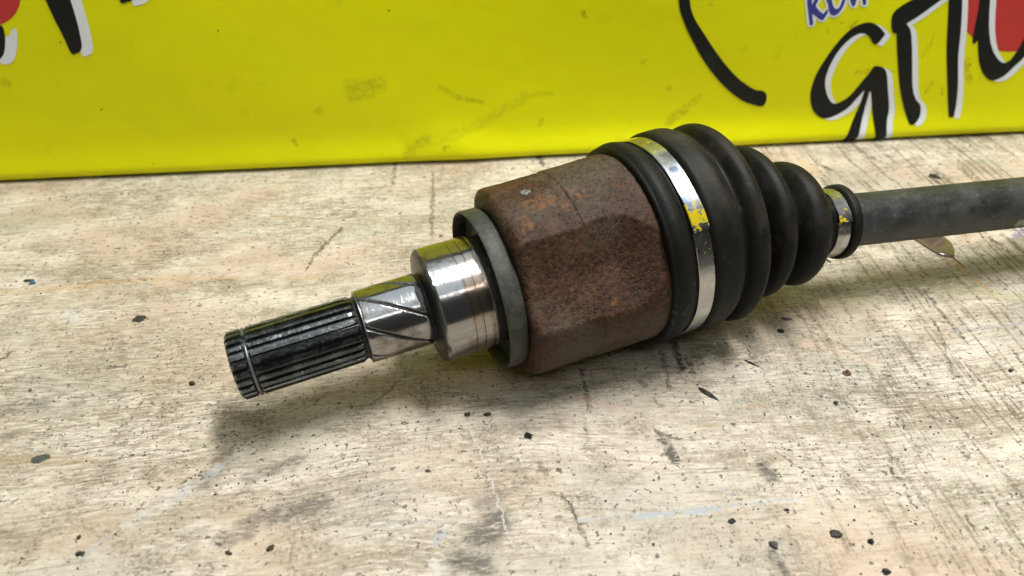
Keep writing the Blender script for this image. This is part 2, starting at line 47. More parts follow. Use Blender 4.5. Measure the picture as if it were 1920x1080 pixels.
('letter_shadow','white',2,[(-0.2769,0.1225),(-0.2765,0.1210),(-0.2759,0.1191),(-0.2752,0.1170),(-0.2747,0.1149),(-0.2743,0.1131),(-0.2739,0.1113),(-0.2736,0.1094),(-0.2733,0.1073),(-0.2730,0.1048),(-0.2726,0.1021),(-0.2723,0.0993),(-0.2719,0.0966),(-0.2714,0.0940),(-0.2710,0.0914),(-0.2705,0.0889),(-0.2701,0.0865),(-0.2698,0.0840),(-0.2696,0.0814),(-0.2693,0.0791),(-0.2689,0.0775),(-0.2683,0.0768),(-0.2675,0.0767),(-0.2667,0.0770),(-0.2659,0.0774),(-0.2651,0.0776),(-0.2643,0.0779),(-0.2636,0.0784),(-0.2629,0.0791),(-0.2623,0.0800),(-0.2619,0.0811),(-0.2614,0.0824),(-0.2611,0.0842),(-0.2607,0.0865),(-0.2605,0.0893),(-0.2602,0.0923),(-0.2601,0.0952),(-0.2600,0.0982),(-0.2599,0.1013),(-0.2599,0.1043),(-0.2599,0.1069),(-0.2599,0.1091),(-0.2599,0.1109),(-0.2599,0.1127),(-0.2600,0.1145),(-0.2601,0.1167),(-0.2604,0.1191),(-0.2606,0.1213),(-0.2607,0.1230),(-0.2642,0.1228),(-0.2688,0.1227),(-0.2735,0.1226)]),
('letter','black',3,[(-0.2824,0.1237),(-0.2820,0.1223),(-0.2814,0.1204),(-0.2808,0.1183),(-0.2802,0.1162),(-0.2798,0.1144),(-0.2795,0.1126),(-0.2792,0.1107),(-0.2789,0.1086),(-0.2786,0.1062),(-0.2783,0.1034),(-0.2779,0.1006),(-0.2776,0.0979),(-0.2772,0.0954),(-0.2767,0.0928),(-0.2763,0.0903),(-0.2759,0.0879),(-0.2756,0.0854),(-0.2754,0.0828),(-0.2751,0.0805),(-0.2747,0.0789),(-0.2741,0.0782),(-0.2734,0.0782),(-0.2726,0.0785),(-0.2718,0.0788),(-0.2710,0.0790),(-0.2702,0.0794),(-0.2694,0.0798),(-0.2688,0.0806),(-0.2682,0.0814),(-0.2677,0.0825),(-0.2673,0.0838),(-0.2669,0.0856),(-0.2666,0.0879),(-0.2663,0.0907),(-0.2660,0.0936),(-0.2658,0.0966),(-0.2657,0.0995),(-0.2656,0.1026),(-0.2656,0.1056),(-0.2656,0.1082),(-0.2656,0.1104),(-0.2656,0.1122),(-0.2656,0.1140),(-0.2656,0.1158),(-0.2658,0.1180),(-0.2659,0.1204),(-0.2661,0.1226),(-0.2663,0.1242),(-0.2697,0.1241),(-0.2744,0.1240),(-0.2790,0.1238)]),
('letter_shadow','white',2,[(-0.3222,0.0763),(-0.3210,0.0762),(-0.3194,0.0761),(-0.3178,0.0759),(-0.3166,0.0756),(-0.3160,0.0752),(-0.3158,0.0746),(-0.3157,0.0741),(-0.3153,0.0738),(-0.3144,0.0736),(-0.3134,0.0735),(-0.3123,0.0736),(-0.3113,0.0738),(-0.3103,0.0743),(-0.3093,0.0749),(-0.3083,0.0757),(-0.3073,0.0768),(-0.3062,0.0782),(-0.3052,0.0800),(-0.3042,0.0819),(-0.3033,0.0838),(-0.3025,0.0859),(-0.3017,0.0881),(-0.3010,0.0901),(-0.3006,0.0918),(-0.3004,0.0928),(-0.3005,0.0935),(-0.3006,0.0939),(-0.3007,0.0942),(-0.3012,0.0940),(-0.3018,0.0937),(-0.3025,0.0933),(-0.3031,0.0928),(-0.3037,0.0922),(-0.3043,0.0913),(-0.3050,0.0905),(-0.3056,0.0899),(-0.3062,0.0897),(-0.3068,0.0896),(-0.3074,0.0895),(-0.3081,0.0890),(-0.3087,0.0881),(-0.3093,0.0870),(-0.3102,0.0856),(-0.3116,0.0841),(-0.3139,0.0822),(-0.3170,0.0800),(-0.3200,0.0779)]),
('letter','black',3,[(-0.3157,0.0942),(-0.3144,0.0944),(-0.3127,0.0946),(-0.3110,0.0948),(-0.3096,0.0950),(-0.3087,0.0953),(-0.3081,0.0955),(-0.3077,0.0957),(-0.3073,0.0959),(-0.3073,0.0952),(-0.3072,0.0943),(-0.3072,0.0932),(-0.3073,0.0920),(-0.3076,0.0906),(-0.3080,0.0891),(-0.3085,0.0876),(-0.3091,0.0860),(-0.3097,0.0845),(-0.3104,0.0829),(-0.3112,0.0814),(-0.3120,0.0800),(-0.3130,0.0788),(-0.3141,0.0778),(-0.3153,0.0768),(-0.3164,0.0761),(-0.3176,0.0756),(-0.3188,0.0754),(-0.3198,0.0753),(-0.3207,0.0752),(-0.3196,0.0793),(-0.3181,0.0848),(-0.3167,0.0903)]),
('letter_shadow','white',2,[(-0.2338,0.1173),(-0.2336,0.1149),(-0.2333,0.1115),(-0.2329,0.1082),(-0.2326,0.1058),(-0.2324,0.1047),(-0.2323,0.1043),(-0.2322,0.1043),(-0.2318,0.1043),(-0.2313,0.1043),(-0.2305,0.1045),(-0.2297,0.1047),(-0.2289,0.1049),(-0.2283,0.1050),(-0.2278,0.1051),(-0.2272,0.1052),(-0.2263,0.1056),(-0.2250,0.1062),(-0.2235,0.1070),(-0.2219,0.1081),(-0.2204,0.1093),(-0.2191,0.1111),(-0.2177,0.1132),(-0.2165,0.1153),(-0.2156,0.1168),(-0.2195,0.1169),(-0.2247,0.1171),(-0.2300,0.1172)]),
('letter','black',3,[(-0.2403,0.1189),(-0.2401,0.1165),(-0.2398,0.1132),(-0.2395,0.1099),(-0.2392,0.1075),(-0.2390,0.1063),(-0.2389,0.1060),(-0.2388,0.1060),(-0.2384,0.1060),(-0.2378,0.1060),(-0.2371,0.1061),(-0.2363,0.1064),(-0.2355,0.1066),(-0.2349,0.1067),(-0.2344,0.1067),(-0.2338,0.1069),(-0.2329,0.1073),(-0.2316,0.1079),(-0.2301,0.1087),(-0.2285,0.1097),(-0.2270,0.1109),(-0.2257,0.1127),(-0.2243,0.1148),(-0.2231,0.1169),(-0.2222,0.1184),(-0.2260,0.1185),(-0.2313,0.1186),(-0.2365,0.1188)]),
('letter_outline','white',2,[(0.1635,0.0982),(0.1639,0.0965),(0.1644,0.0944),(0.1650,0.0922),(0.1656,0.0902),(0.1663,0.0882),(0.1670,0.0861),(0.1677,0.0837),(0.1684,0.0813),(0.1693,0.0794),(0.1704,0.0786),(0.1717,0.0784),(0.1727,0.0783),(0.1732,0.0788),(0.1738,0.0796),(0.1741,0.0805),(0.1739,0.0818),(0.1734,0.0833),(0.1728,0.0845),(0.1724,0.0851),(0.1719,0.0853),(0.1715,0.0855),(0.1718,0.0851),(0.1723,0.0846),(0.1728,0.0840),(0.1736,0.0834),(0.1746,0.0827),(0.1755,0.0822),(0.1765,0.0817),(0.1776,0.0813),(0.1785,0.0812),(0.1793,0.0814),(0.1800,0.0820),(0.1806,0.0826),(0.1811,0.0835),(0.1816,0.0845),(0.1819,0.0855),(0.1821,0.0865),(0.1822,0.0876),(0.1823,0.0883),(0.1813,0.0888),(0.1799,0.0895),(0.1788,0.0900),(0.1784,0.0893),(0.1778,0.0884),(0.1774,0.0877),(0.1770,0.0881),(0.1764,0.0886),(0.1758,0.0892),(0.1750,0.0899),(0.1741,0.0906),(0.1736,0.0914),(0.1736,0.0921),(0.1740,0.0929),(0.1743,0.0938),(0.1746,0.0951),(0.1748,0.0966),(0.1750,0.0977),(0.1734,0.0979),(0.1714,0.0981),(0.1699,0.0983),(0.1697,0.0968),(0.1694,0.0948),(0.1692,0.0933),(0.1692,0.0947),(0.1692,0.0966),(0.1692,0.0981),(0.1674,0.0981),(0.1652,0.0981)]),
('letter','blue',3,[(0.1649,0.0976),(0.1652,0.0966),(0.1656,0.0952),(0.1660,0.0938),(0.1664,0.0923),(0.1669,0.0908),(0.1674,0.0893),(0.1679,0.0878),(0.1684,0.0862),(0.1690,0.0845),(0.1696,0.0827),(0.1702,0.0810),(0.1706,0.0798),(0.1709,0.0797),(0.1712,0.0796),(0.1715,0.0795),(0.1718,0.0795),(0.1721,0.0797),(0.1724,0.0799),(0.1726,0.0802),(0.1727,0.0807),(0.1725,0.0815),(0.1721,0.0825),(0.1717,0.0836),(0.1714,0.0845),(0.1712,0.0852),(0.1710,0.0858),(0.1709,0.0863),(0.1708,0.0868),(0.1713,0.0864),(0.1720,0.0860),(0.1728,0.0855),(0.1735,0.0851),(0.1742,0.0846),(0.1748,0.0841),(0.1755,0.0837),(0.1761,0.0833),(0.1766,0.0830),(0.1771,0.0828),(0.1776,0.0826),(0.1780,0.0826),(0.1784,0.0826),(0.1787,0.0828),(0.1790,0.0831),(0.1793,0.0835),(0.1796,0.0841),(0.1799,0.0848),(0.1802,0.0855),(0.1805,0.0862),(0.1806,0.0868),(0.1807,0.0874),(0.1808,0.0879),(0.1809,0.0884),(0.1807,0.0885),(0.1804,0.0886),(0.1801,0.0888),(0.1799,0.0889),(0.1794,0.0883),(0.1789,0.0876),(0.1783,0.0869),(0.1779,0.0863),(0.1773,0.0867),(0.1766,0.0872),(0.1757,0.0878),(0.1749,0.0884),(0.1742,0.0890),(0.1733,0.0898),(0.1726,0.0905),(0.1722,0.0913),(0.1721,0.0920),(0.1723,0.0928),(0.1726,0.0936),(0.1729,0.0944),(0.1731,0.0952),(0.1733,0.0960),(0.1735,0.0968),(0.1737,0.0973),(0.1732,0.0975),(0.1725,0.0977),(0.1718,0.0978),(0.1712,0.0974),(0.1707,0.0963),(0.1702,0.0947),(0.1698,0.0931),(0.1695,0.0919),(0.1692,0.0931),(0.1688,0.0947),(0.1684,0.0963),(0.1680,0.0975),(0.1674,0.0975),(0.1665,0.0975),(0.1656,0.0975)]),
('letter_outline','white',2,[(0.1761,0.0976),(0.1762,0.0965),(0.1764,0.0954),(0.1768,0.0944),(0.1774,0.0933),(0.1780,0.0923),(0.1786,0.0913),(0.1790,0.0904),(0.1792,0.0895),(0.1796,0.0886),(0.1802,0.0875),(0.1809,0.0863),(0.1817,0.0853),(0.1828,0.0845),(0.1841,0.0840),(0.1854,0.0837),(0.1865,0.0839),(0.1876,0.0843),(0.1885,0.0849),(0.1893,0.0857),(0.1901,0.0867),(0.1907,0.0878),(0.1911,0.0890),(0.1915,0.0902),(0.1917,0.0913),(0.1920,0.0924),(0.1921,0.0934),(0.1921,0.0945),(0.1922,0.0956),(0.1922,0.0968),(0.1917,0.0980),(0.1905,0.0990),(0.1888,0.1000),(0.1875,0.1008),(0.1864,0.1001),(0.1851,0.0993),(0.1841,0.0987),(0.1851,0.0980),(0.1864,0.0972),(0.1874,0.0965),(0.1873,0.0959),(0.1872,0.0951),(0.1870,0.0941),(0.1867,0.0930),(0.1864,0.0918),(0.1862,0.0908),(0.1859,0.0904),(0.1856,0.0904),(0.1854,0.0903),(0.1853,0.0904),(0.1852,0.0906),(0.1850,0.0910),(0.1845,0.0917),(0.1840,0.0926),(0.1835,0.0936),(0.1831,0.0946),(0.1828,0.0958),(0.1827,0.0968),(0.1826,0.0980),(0.1827,0.0992),(0.1828,0.1000),(0.1813,0.1004),(0.1794,0.1009),(0.1779,0.1009),(0.1770,0.1002),(0.1764,0.0989)]),
('letter','blue',3,[(0.1776,0.0972),(0.1776,0.0966),(0.1777,0.0959),(0.1779,0.0952),(0.1782,0.0946),(0.1786,0.0938),(0.1791,0.0931),(0.1796,0.0923),(0.1800,0.0915),(0.1802,0.0908),(0.1805,0.0902),(0.1807,0.0895),(0.1809,0.0889),(0.1813,0.0881),(0.1817,0.0874),(0.1821,0.0867),(0.1826,0.0861),(0.1832,0.0857),(0.1838,0.0854),(0.1844,0.0852),(0.1850,0.0851),(0.1856,0.0852),(0.1862,0.0853),(0.1868,0.0856),(0.1874,0.0860),(0.1879,0.0865),(0.1884,0.0871),(0.1889,0.0879),(0.1893,0.0886),(0.1896,0.0894),(0.1899,0.0902),(0.1901,0.0911),(0.1903,0.0919),(0.1904,0.0927),(0.1905,0.0934),(0.1906,0.0941),(0.1906,0.0949),(0.1907,0.0955),(0.1908,0.0962),(0.1908,0.0969),(0.1905,0.0975),(0.1899,0.0981),(0.1891,0.0987),(0.1882,0.0992),(0.1874,0.0995),(0.1868,0.0996),(0.1862,0.0994),(0.1857,0.0991),(0.1854,0.0989),(0.1861,0.0985),(0.1871,0.0979),(0.1880,0.0973),(0.1887,0.0969),(0.1887,0.0963),(0.1886,0.0954),(0.1886,0.0945),(0.1884,0.0936),(0.1883,0.0927),(0.1881,0.0917),(0.1878,0.0907),(0.1875,0.0900),(0.1871,0.0895),(0.1865,0.0893),(0.1860,0.0891),(0.1856,0.0890),(0.1852,0.0892),(0.1848,0.0895),(0.1843,0.0899),(0.1838,0.0904),(0.1834,0.0911),(0.1829,0.0918),(0.1825,0.0926),(0.1821,0.0935),(0.1818,0.0944),(0.1815,0.0953),(0.1813,0.0963),(0.1812,0.0971),(0.1812,0.0978),(0.1814,0.0984),(0.1816,0.0990),(0.1817,0.0994),(0.1811,0.0995),(0.1803,0.0997),(0.1795,0.0999),(0.1788,0.0998),(0.1783,0.0993),(0.1780,0.0987),(0.1777,0.0979)]),
('letter_outline','white',2,[(0.1914,0.0979),(0.1916,0.0968),(0.1919,0.0953),(0.1924,0.0938),(0.1929,0.0925),(0.1936,0.0912),(0.1944,0.0902),(0.1954,0.0895),(0.1965,0.0890),(0.1974,0.0889),(0.1981,0.0892),(0.1987,0.0899),(0.1991,0.0907),(0.1993,0.0916),(0.1993,0.0926),(0.1992,0.0937),(0.1988,0.0951),(0.1983,0.0966),(0.1979,0.0977),(0.1959,0.0978),(0.1934,0.0978)]),
('letter','blue',3,[(0.1925,0.0968),(0.1927,0.0963),(0.1930,0.0956),(0.1933,0.0949),(0.1937,0.0941),(0.1941,0.0932),(0.1946,0.0923),(0.1952,0.0914),(0.1956,0.0907),(0.1959,0.0904),(0.1962,0.0903),(0.1964,0.0902),(0.1966,0.0902),(0.1968,0.0904),(0.1971,0.0906),(0.1974,0.0909),(0.1976,0.0913),(0.1977,0.0919),(0.1977,0.0926),(0.1977,0.0933),(0.1977,0.0940),(0.1976,0.0947),(0.1975,0.0954),(0.1974,0.0961),(0.1974,0.0966),(0.1963,0.0967),(0.1949,0.0967),(0.1935,0.0967)]),
('letter_outline','white',2,[(0.1994,0.0973),(0.1997,0.0961),(0.2000,0.0945),(0.2004,0.0931),(0.2008,0.0919),(0.2012,0.0909),(0.2019,0.0901),(0.2029,0.0896),(0.2041,0.0894),(0.2050,0.0895),(0.2056,0.0899),(0.2059,0.0905),(0.2060,0.0915),(0.2057,0.0933),(0.2052,0.0954),(0.2047,0.0970),(0.2031,0.0971),(0.2010,0.0972)]),
('letter','blue',3,[(0.2008,0.0965),(0.2010,0.0959),(0.2012,0.0950),(0.2015,0.0940),(0.2018,0.0932),(0.2021,0.0925),(0.2025,0.0918),(0.2028,0.0912),(0.2030,0.0907),(0.2032,0.0906),(0.2034,0.0906),(0.2037,0.0906),(0.2039,0.0907),(0.2041,0.0908),(0.2043,0.0909),(0.2045,0.0912),(0.2045,0.0918),(0.2044,0.0928),(0.2041,0.0941),(0.2038,0.0955),(0.2036,0.0964),(0.2030,0.0965),(0.2022,0.0965),(0.2014,0.0965)]),
]
BMARKS=[
((-0.117, 0.0518), (-0.0998, 0.0534), 0.00528, 'd', 0.4) ,
((-0.1178, 0.045), (-0.1042, 0.0489), 0.00396, 'd', 0.35) ,
((-0.0627, 0.0496), (-0.0521, 0.0423), 0.00165, 'd', 0.35) ,
((-0.0521, 0.0423), (-0.0363, 0.0385), 0.00165, 'd', 0.5) ,
((-0.0789, 0.0113), (-0.0385, 0.024), 0.00396, 'd', 0.22) ,
((-0.0385, 0.024), (-0.009, 0.0405), 0.0033, 'd', 0.22) ,
((-0.009, 0.0405), (0.0082, 0.0422), 0.00198, 'd', 0.25) ,
((-0.086, 0.009), (-0.0734, 0.0158), 0.00462, 'd', 0.45) ,
((-0.0627, 0.0105), (-0.0591, 0.0114), 0.00165, 'd', 0.5) ,
((0.0871, 0.0194), (0.0971, 0.027), 0.0033, 'd', 0.45) ,
((0.0971, 0.027), (0.1051, 0.0346), 0.00264, 'd', 0.35) ,
((0.0005, 0.0211), (0.0022, 0.0247), 0.00165, 'd', 0.4) ,
((0.0264, 0.0916), (0.0272, 0.0885), 0.00165, 'k', 0.8) ,
((-0.1576, 0.0198), (-0.1565, 0.0161), 0.00165, 'k', 0.5) ,
((-0.1391, 0.038), (-0.138, 0.039), 0.00231, 'd', 0.35) ,
((0.0666, 0.0598), (0.0667, 0.0591), 0.00132, 'd', 0.6) ,
((0.0847, 0.0419), (0.0852, 0.0412), 0.00165, 'd', 0.5) ,
((0.199, 0.0778), (0.2006, 0.0801), 0.00165, 'o', 0.6) ,
((0.183, 0.0774), (0.184, 0.0744), 0.00099, 'o', 0.35) ,
((0.1916, 0.0794), (0.1924, 0.0807), 0.00066, 'o', 0.45) ,
((0.2025, 0.0823), (0.2028, 0.081), 0.00066, 'o', 0.5) ,
((0.209, 0.0475), (0.2212, 0.0499), 0.00165, 'o', 0.5) ,
((0.2216, 0.0481), (0.2399, 0.0481), 0.00099, 'd', 0.3) ,
((0.2546, 0.058), (0.256, 0.0699), 0.00066, 'd', 0.3) ,
((0.2516, 0.0547), (0.2535, 0.0639), 0.00066, 'd', 0.35) ,
((0.2838, 0.0517), (0.2896, 0.039), 0.00264, 'd', 0.45) ,
((0.2611, 0.0329), (0.2637, 0.039), 0.00132, 'd', 0.35) ,
((0.2731, 0.0306), (0.2725, 0.0361), 0.00099, 'd', 0.45) ,
((0.2973, 0.0405), (0.2968, 0.0441), 0.00099, 'd', 0.4) ,
((0.1526, 0.06), (0.1541, 0.0651), 0.00297, 'd', 0.14) ,
((0.1305, 0.0659), (0.1314, 0.0669), 0.00198, 'd', 0.25) ,
((0.1048, 0.0943), (0.1055, 0.0936), 0.00165, 'd', 0.3) ,
((0.085, 0.0426), (0.0859, 0.0411), 0.00165, 'd', 0.4) ,
((-0.3187, 0.0631), (-0.3166, 0.062), 0.00297, 'd', 0.4) ,
((-0.1402, 0.0377), (-0.1384, 0.0387), 0.00198, 'd', 0.3) ,
]
TMARKS=[
((-0.0912, 0.076), (-0.0991, 0.0621), 0.00121, 'b', 0.75) ,
((-0.0991, 0.0621), (-0.1047, 0.0486), 0.0014, 'b', 0.8) ,
((-0.1047, 0.0486), (-0.1079, 0.0361), 0.0009, 'b', 0.6) ,
((-0.1332, 0.0933), (-0.1174, 0.0865), 0.00104, 't', 0.5) ,
((-0.1174, 0.0865), (-0.0979, 0.0756), 0.00101, 't', 0.35) ,
((-0.2623, 0.0318), (-0.2154, 0.0344), 0.00331, 'o', 0.35) ,
((-0.224, 0.0362), (-0.1862, 0.0367), 0.0007, 'k', 0.5) ,
((-0.2163, 0.0373), (-0.1416, 0.0337), 0.00186, 'o', 0.4) ,
((-0.1567, 0.0333), (-0.1439, 0.0311), 0.00066, 'k', 0.6) ,
((-0.1444, 0.034), (-0.088, 0.0266), 0.00154, 'o', 0.25) ,
((-0.0377, 0.1352), (-0.04, 0.0644), 0.00112, 'b', 0.55) ,
((-0.0624, 0.1555), (-0.0634, 0.1241), 0.0015, 'k', 0.4) ,
((0.033, 0.1537), (0.0339, 0.1388), 0.0023, 'k', 0.6) ,
((0.0561, 0.1295), (0.061, 0.1435), 0.0008, 'k', 0.4) ,
((-0.0316, 0.1452), (-0.0335, 0.1245), 0.00086, 'k', 0.3) ,
((0.0266, -0.0535), (0.0262, -0.0776), 0.00086, 'k', 0.6) ,
((0.0307, -0.0556), (0.029, -0.0753), 0.00057, 'b', 0.35) ,
((0.0661, -0.0448), (0.064, -0.0674), 0.00102, 'k', 0.5) ,
((0.0736, -0.038), (0.0727, -0.0563), 0.00178, 'k', 0.8) ,
((0.0768, -0.0488), (0.077, -0.0602), 0.00085, 'k', 0.5) ,
((0.0523, -0.0934), (0.0599, -0.097), 0.00119, 'g', 0.6) ,
((0.0533, -0.0981), (0.0559, -0.1084), 0.00257, 'g', 0.75) ,
((0.0519, -0.0913), (0.0544, -0.1093), 0.00096, 'k', 0.35) ,
((0.0074, -0.1198), (0.0114, -0.1308), 0.00088, 'k', 0.6) ,
((0.0108, -0.1296), (0.012, -0.1344), 0.00105, 'g', 0.55) ,
((0.0116, -0.1343), (0.0139, -0.1438), 0.00092, 'k', 0.4) ,
((0.0006, -0.1041), (0.0033, -0.1102), 0.00095, 'g', 0.4) ,
((0.0032, -0.1075), (0.0061, -0.1169), 0.00058, 't', 0.4) ,
((-0.0253, -0.0846), (-0.0194, -0.108), 0.00053, 'w', 0.55) ,
((-0.0194, -0.108), (-0.0156, -0.1317), 0.00047, 'w', 0.6) ,
((-0.0156, -0.1317), (-0.0128, -0.1431), 0.00043, 'w', 0.45) ,
((-0.0641, -0.1269), (-0.0265, -0.1283), 0.0008, 'u', 0.3) ,
((0.0122, -0.1321), (0.0253, -0.1322), 0.00073, 'u', 0.5) ,
((0.0333, -0.1329), (0.0477, -0.1325), 0.00101, 'u', 0.75) ,
((0.0507, -0.1328), (0.0655, -0.1318), 0.001, 'u', 0.7) ,
((0.0645, -0.1317), (0.0816, -0.1305), 0.0007, 'u', 0.6) ,
((0.0818, -0.13), (0.1009, -0.1323), 0.00059, 'w', 0.7) ,
((0.0836, -0.1307), (0.0982, -0.1311), 0.00049, 'u', 0.5) ,
((0.0672, -0.1228), (0.0784, -0.1277), 0.00052, 'u', 0.4) ,
((-0.0416, -0.137), (-0.0386, -0.1329), 0.00171, 'u', 0.55) ,
((-0.0423, -0.1435), (-0.0405, -0.1489), 0.00187, 'w', 0.6) ,
((-0.025, -0.1353), (-0.0177, -0.1303), 0.00656, 'g', 0.62) ,
((-0.0332, -0.1444), (-0.0248, -0.1473), 0.00512, 'g', 0.6) ,
((-0.0231, -0.1215), (-0.0178, -0.1195), 0.00494, 'g', 0.4) ,
((-0.1189, -0.0861), (-0.1285, -0.096), 0.0017, 'w', 0.3) ,
((-0.1267, -0.0949), (-0.1386, -0.1053), 0.00248, 'u', 0.35) ,
((-0.1386, -0.1053), (-0.1548, -0.1181), 0.00322, 'w', 0.35) ,
((-0.1609, -0.1232), (-0.1664, -0.1292), 0.00179, 'u', 0.3) ,
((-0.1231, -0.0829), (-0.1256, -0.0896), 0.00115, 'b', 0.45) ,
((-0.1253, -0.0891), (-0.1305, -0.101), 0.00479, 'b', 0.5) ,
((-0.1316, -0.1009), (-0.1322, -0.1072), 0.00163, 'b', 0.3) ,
((-0.1143, -0.1005), (-0.0945, -0.0926), 0.0032, 'g', 0.4) ,
((-0.1022, -0.1193), (-0.0839, -0.1148), 0.00416, 'g', 0.5) ,
((-0.1125, -0.1222), (-0.1005, -0.1175), 0.00415, 'g', 0.45) ,
((-0.119, -0.1284), (-0.1099, -0.1259), 0.00359, 'g', 0.45) ,
((-0.133, -0.1248), (-0.1267, -0.1231), 0.00271, 'g', 0.25) ,
((-0.1288, -0.0643), (-0.1173, -0.0703), 0.00466, 'b', 0.3) ,  # smear below the spline tip, with the tip's cast shadow painted in
((-0.2157, -0.0808), (-0.1767, -0.086), 0.00221, 't', 0.4) ,
((-0.2007, -0.1171), (-0.1872, -0.1228), 0.00408, 'b', 0.25) ,
((-0.227, -0.0535), (-0.2099, -0.052), 0.00526, 'g', 0.3) ,
((-0.2194, -0.0692), (-0.2156, -0.0681), 0.00297, 'g', 0.35) ,
((-0.2407, -0.0204), (-0.2376, -0.0152), 0.00119, 'k', 0.55) ,
((-0.1897, -0.0307), (-0.1817, -0.0297), 0.00129, 'g', 0.5) ,
((-0.1885, -0.0125), (-0.1836, -0.0259), 0.00195, 'g', 0.3) ,
((-0.2213, 0.0127), (-0.2159, 0.0059), 0.00217, 'w', 0.6) ,
((-0.2184, 0.0103), (-0.2169, 0.0118), 0.00107, 'k', 0.4) ,
((-0.2188, 0.0042), (-0.2177, 0.0069), 0.00105, 'b', 0.4) ,
((0.2091, -0.0435), (0.2283, -0.0434), 0.00056, 'v', 0.45) ,
((0.2283, -0.0434), (0.2476, -0.0413), 0.00056, 'v', 0.45) ,
((0.2133, -0.0137), (0.2136, -0.0234), 0.00127, 'g', 0.6) ,
((0.2132, -0.019), (0.2122, -0.0358), 0.00077, 'k', 0.4) ,
((0.2069, -0.0353), (0.1941, -0.0716), 0.00058, 'k', 0.45) ,
((0.086, -0.0856), (0.0942, -0.0823), 0.0006, 't', 0.5) ,
((0.0942, -0.0823), (0.1141, -0.0804), 0.00073, 't', 0.4) ,
((0.0667, -0.0956), (0.0855, -0.087), 0.00059, 't', 0.5) ,
((0.1388, -0.0182), (0.1447, -0.0372), 0.00078, 'k', 0.4) ,
((0.1421, -0.037), (0.1471, -0.0527), 0.00073, 'b', 0.4) ,
((0.1331, -0.0758), (0.1399, -0.0877), 0.00148, 'b', 0.4) ,
((0.1442, -0.0785), (0.1555, -0.0806), 0.00146, 'b', 0.35) ,
((0.106, -0.0412), (0.1084, -0.0597), 0.00043, 'k', 0.6) ,
((0.0977, -0.0385), (0.1017, -0.0501), 0.00044, 'k', 0.4) ,
((0.0889, -0.1132), (0.0916, -0.1206), 0.0032, 'g', 0.6) ,
((0.0995, -0.1088), (0.1039, -0.1173), 0.00054, 'b', 0.6) ,
((0.139, -0.1181), (0.1404, -0.1261), 0.00071, 'k', 0.7) ,
((0.1403, -0.1325), (0.1409, -0.1375), 0.00085, 'k', 0.6) ,
((0.1731, -0.1118), (0.1735, -0.1187), 0.00083, 'k', 0.6) ,
((0.1707, -0.0953), (0.1729, -0.0986), 0.00101, 'g', 0.6) ,
((0.1567, -0.145), (0.1571, -0.1497), 0.0007, 'k', 0.5) ,
((0.0789, -0.1532), (0.081, -0.1613), 0.00247, 'g', 0.6) ,
((0.0756, -0.1602), (0.0771, -0.1614), 0.00102, 'k', 0.4) ,
((0.1657, -0.1573), (0.1648, -0.1679), 0.00049, 'k', 0.4) ,
((0.1069, -0.1471), (0.1069, -0.1537), 0.00143, 'b', 0.35) ,
((0.1516, -0.0456), (0.1559, -0.0536), 0.00084, 'g', 0.4) ,
((0.1793, -0.0157), (0.1834, -0.0247), 0.00126, 'g', 0.35) ,
((0.1467, -0.0125), (0.1793, -0.0157), 0.00416, 'y', 0.3) ,
((0.1933, 0.0011), (0.2607, -0.0236), 0.00403, 'y', 0.35) ,
((0.2402, 0.0211), (0.2436, 0.0057), 0.00363, 'o', 0.5) ,
((0.245, 0.0081), (0.2472, -0.0223), 0.00104, 'o', 0.6) ,
((0.2352, 0.0348), (0.2358, 0.0216), 0.00191, 'o', 0.5) ,
((0.2472, -0.0223), (0.2475, -0.0351), 0.00046, 'b', 0.5) ,
((0.2852, 0.0327), (0.2859, 0.0167), 0.00191, 'k', 0.4) ,
((0.2911, 0.0294), (0.3008, 0.0367), 0.0017, 'v', 0.6) ,
((0.2745, 0.031), (0.2788, 0.0226), 0.00095, 'k', 0.6) ,
((0.2782, 0.1009), (0.2802, 0.0906), 0.00144, 'k', 0.85) ,
((0.217, 0.1195), (0.219, 0.1151), 0.00177, 'k', 0.7) ,
((0.2648, 0.1311), (0.2665, 0.1198), 0.00132, 'k', 0.5) ,
((0.2523, 0.1361), (0.2542, 0.1247), 0.00134, 'k', 0.5) ,
((0.2048, 0.1295), (0.2078, 0.1148), 0.00365, 'o', 0.35) ,
((-0.0857, -0.0026), (-0.0541, 0.0071), 0.00561, 'p', 0.3) ,
((-0.179, 0.0192), (-0.1438, 0.003), 0.00536, 'p', 0.25) ,
((0.017, -0.0677), (0.043, -0.0798), 0.00327, 'p', 0.3) ,
((0.1339, -0.0439), (0.1624, -0.0615), 0.00425, 'p', 0.35) ,
((-0.067, -0.066), (-0.0534, -0.0475), 0.00073, 'b', 0.4) ,
((-0.0462, -0.055), (-0.0439, -0.0713), 0.0006, 'b', 0.45) ,
((-0.0508, -0.0707), (-0.0518, -0.0797), 0.00057, 'b', 0.3) ,
((0.0517, -0.0628), (0.0545, -0.0665), 0.00163, 'b', 0.45) ,
((0.0547, -0.0753), (0.0574, -0.0787), 0.00116, 'b', 0.5) ,
]
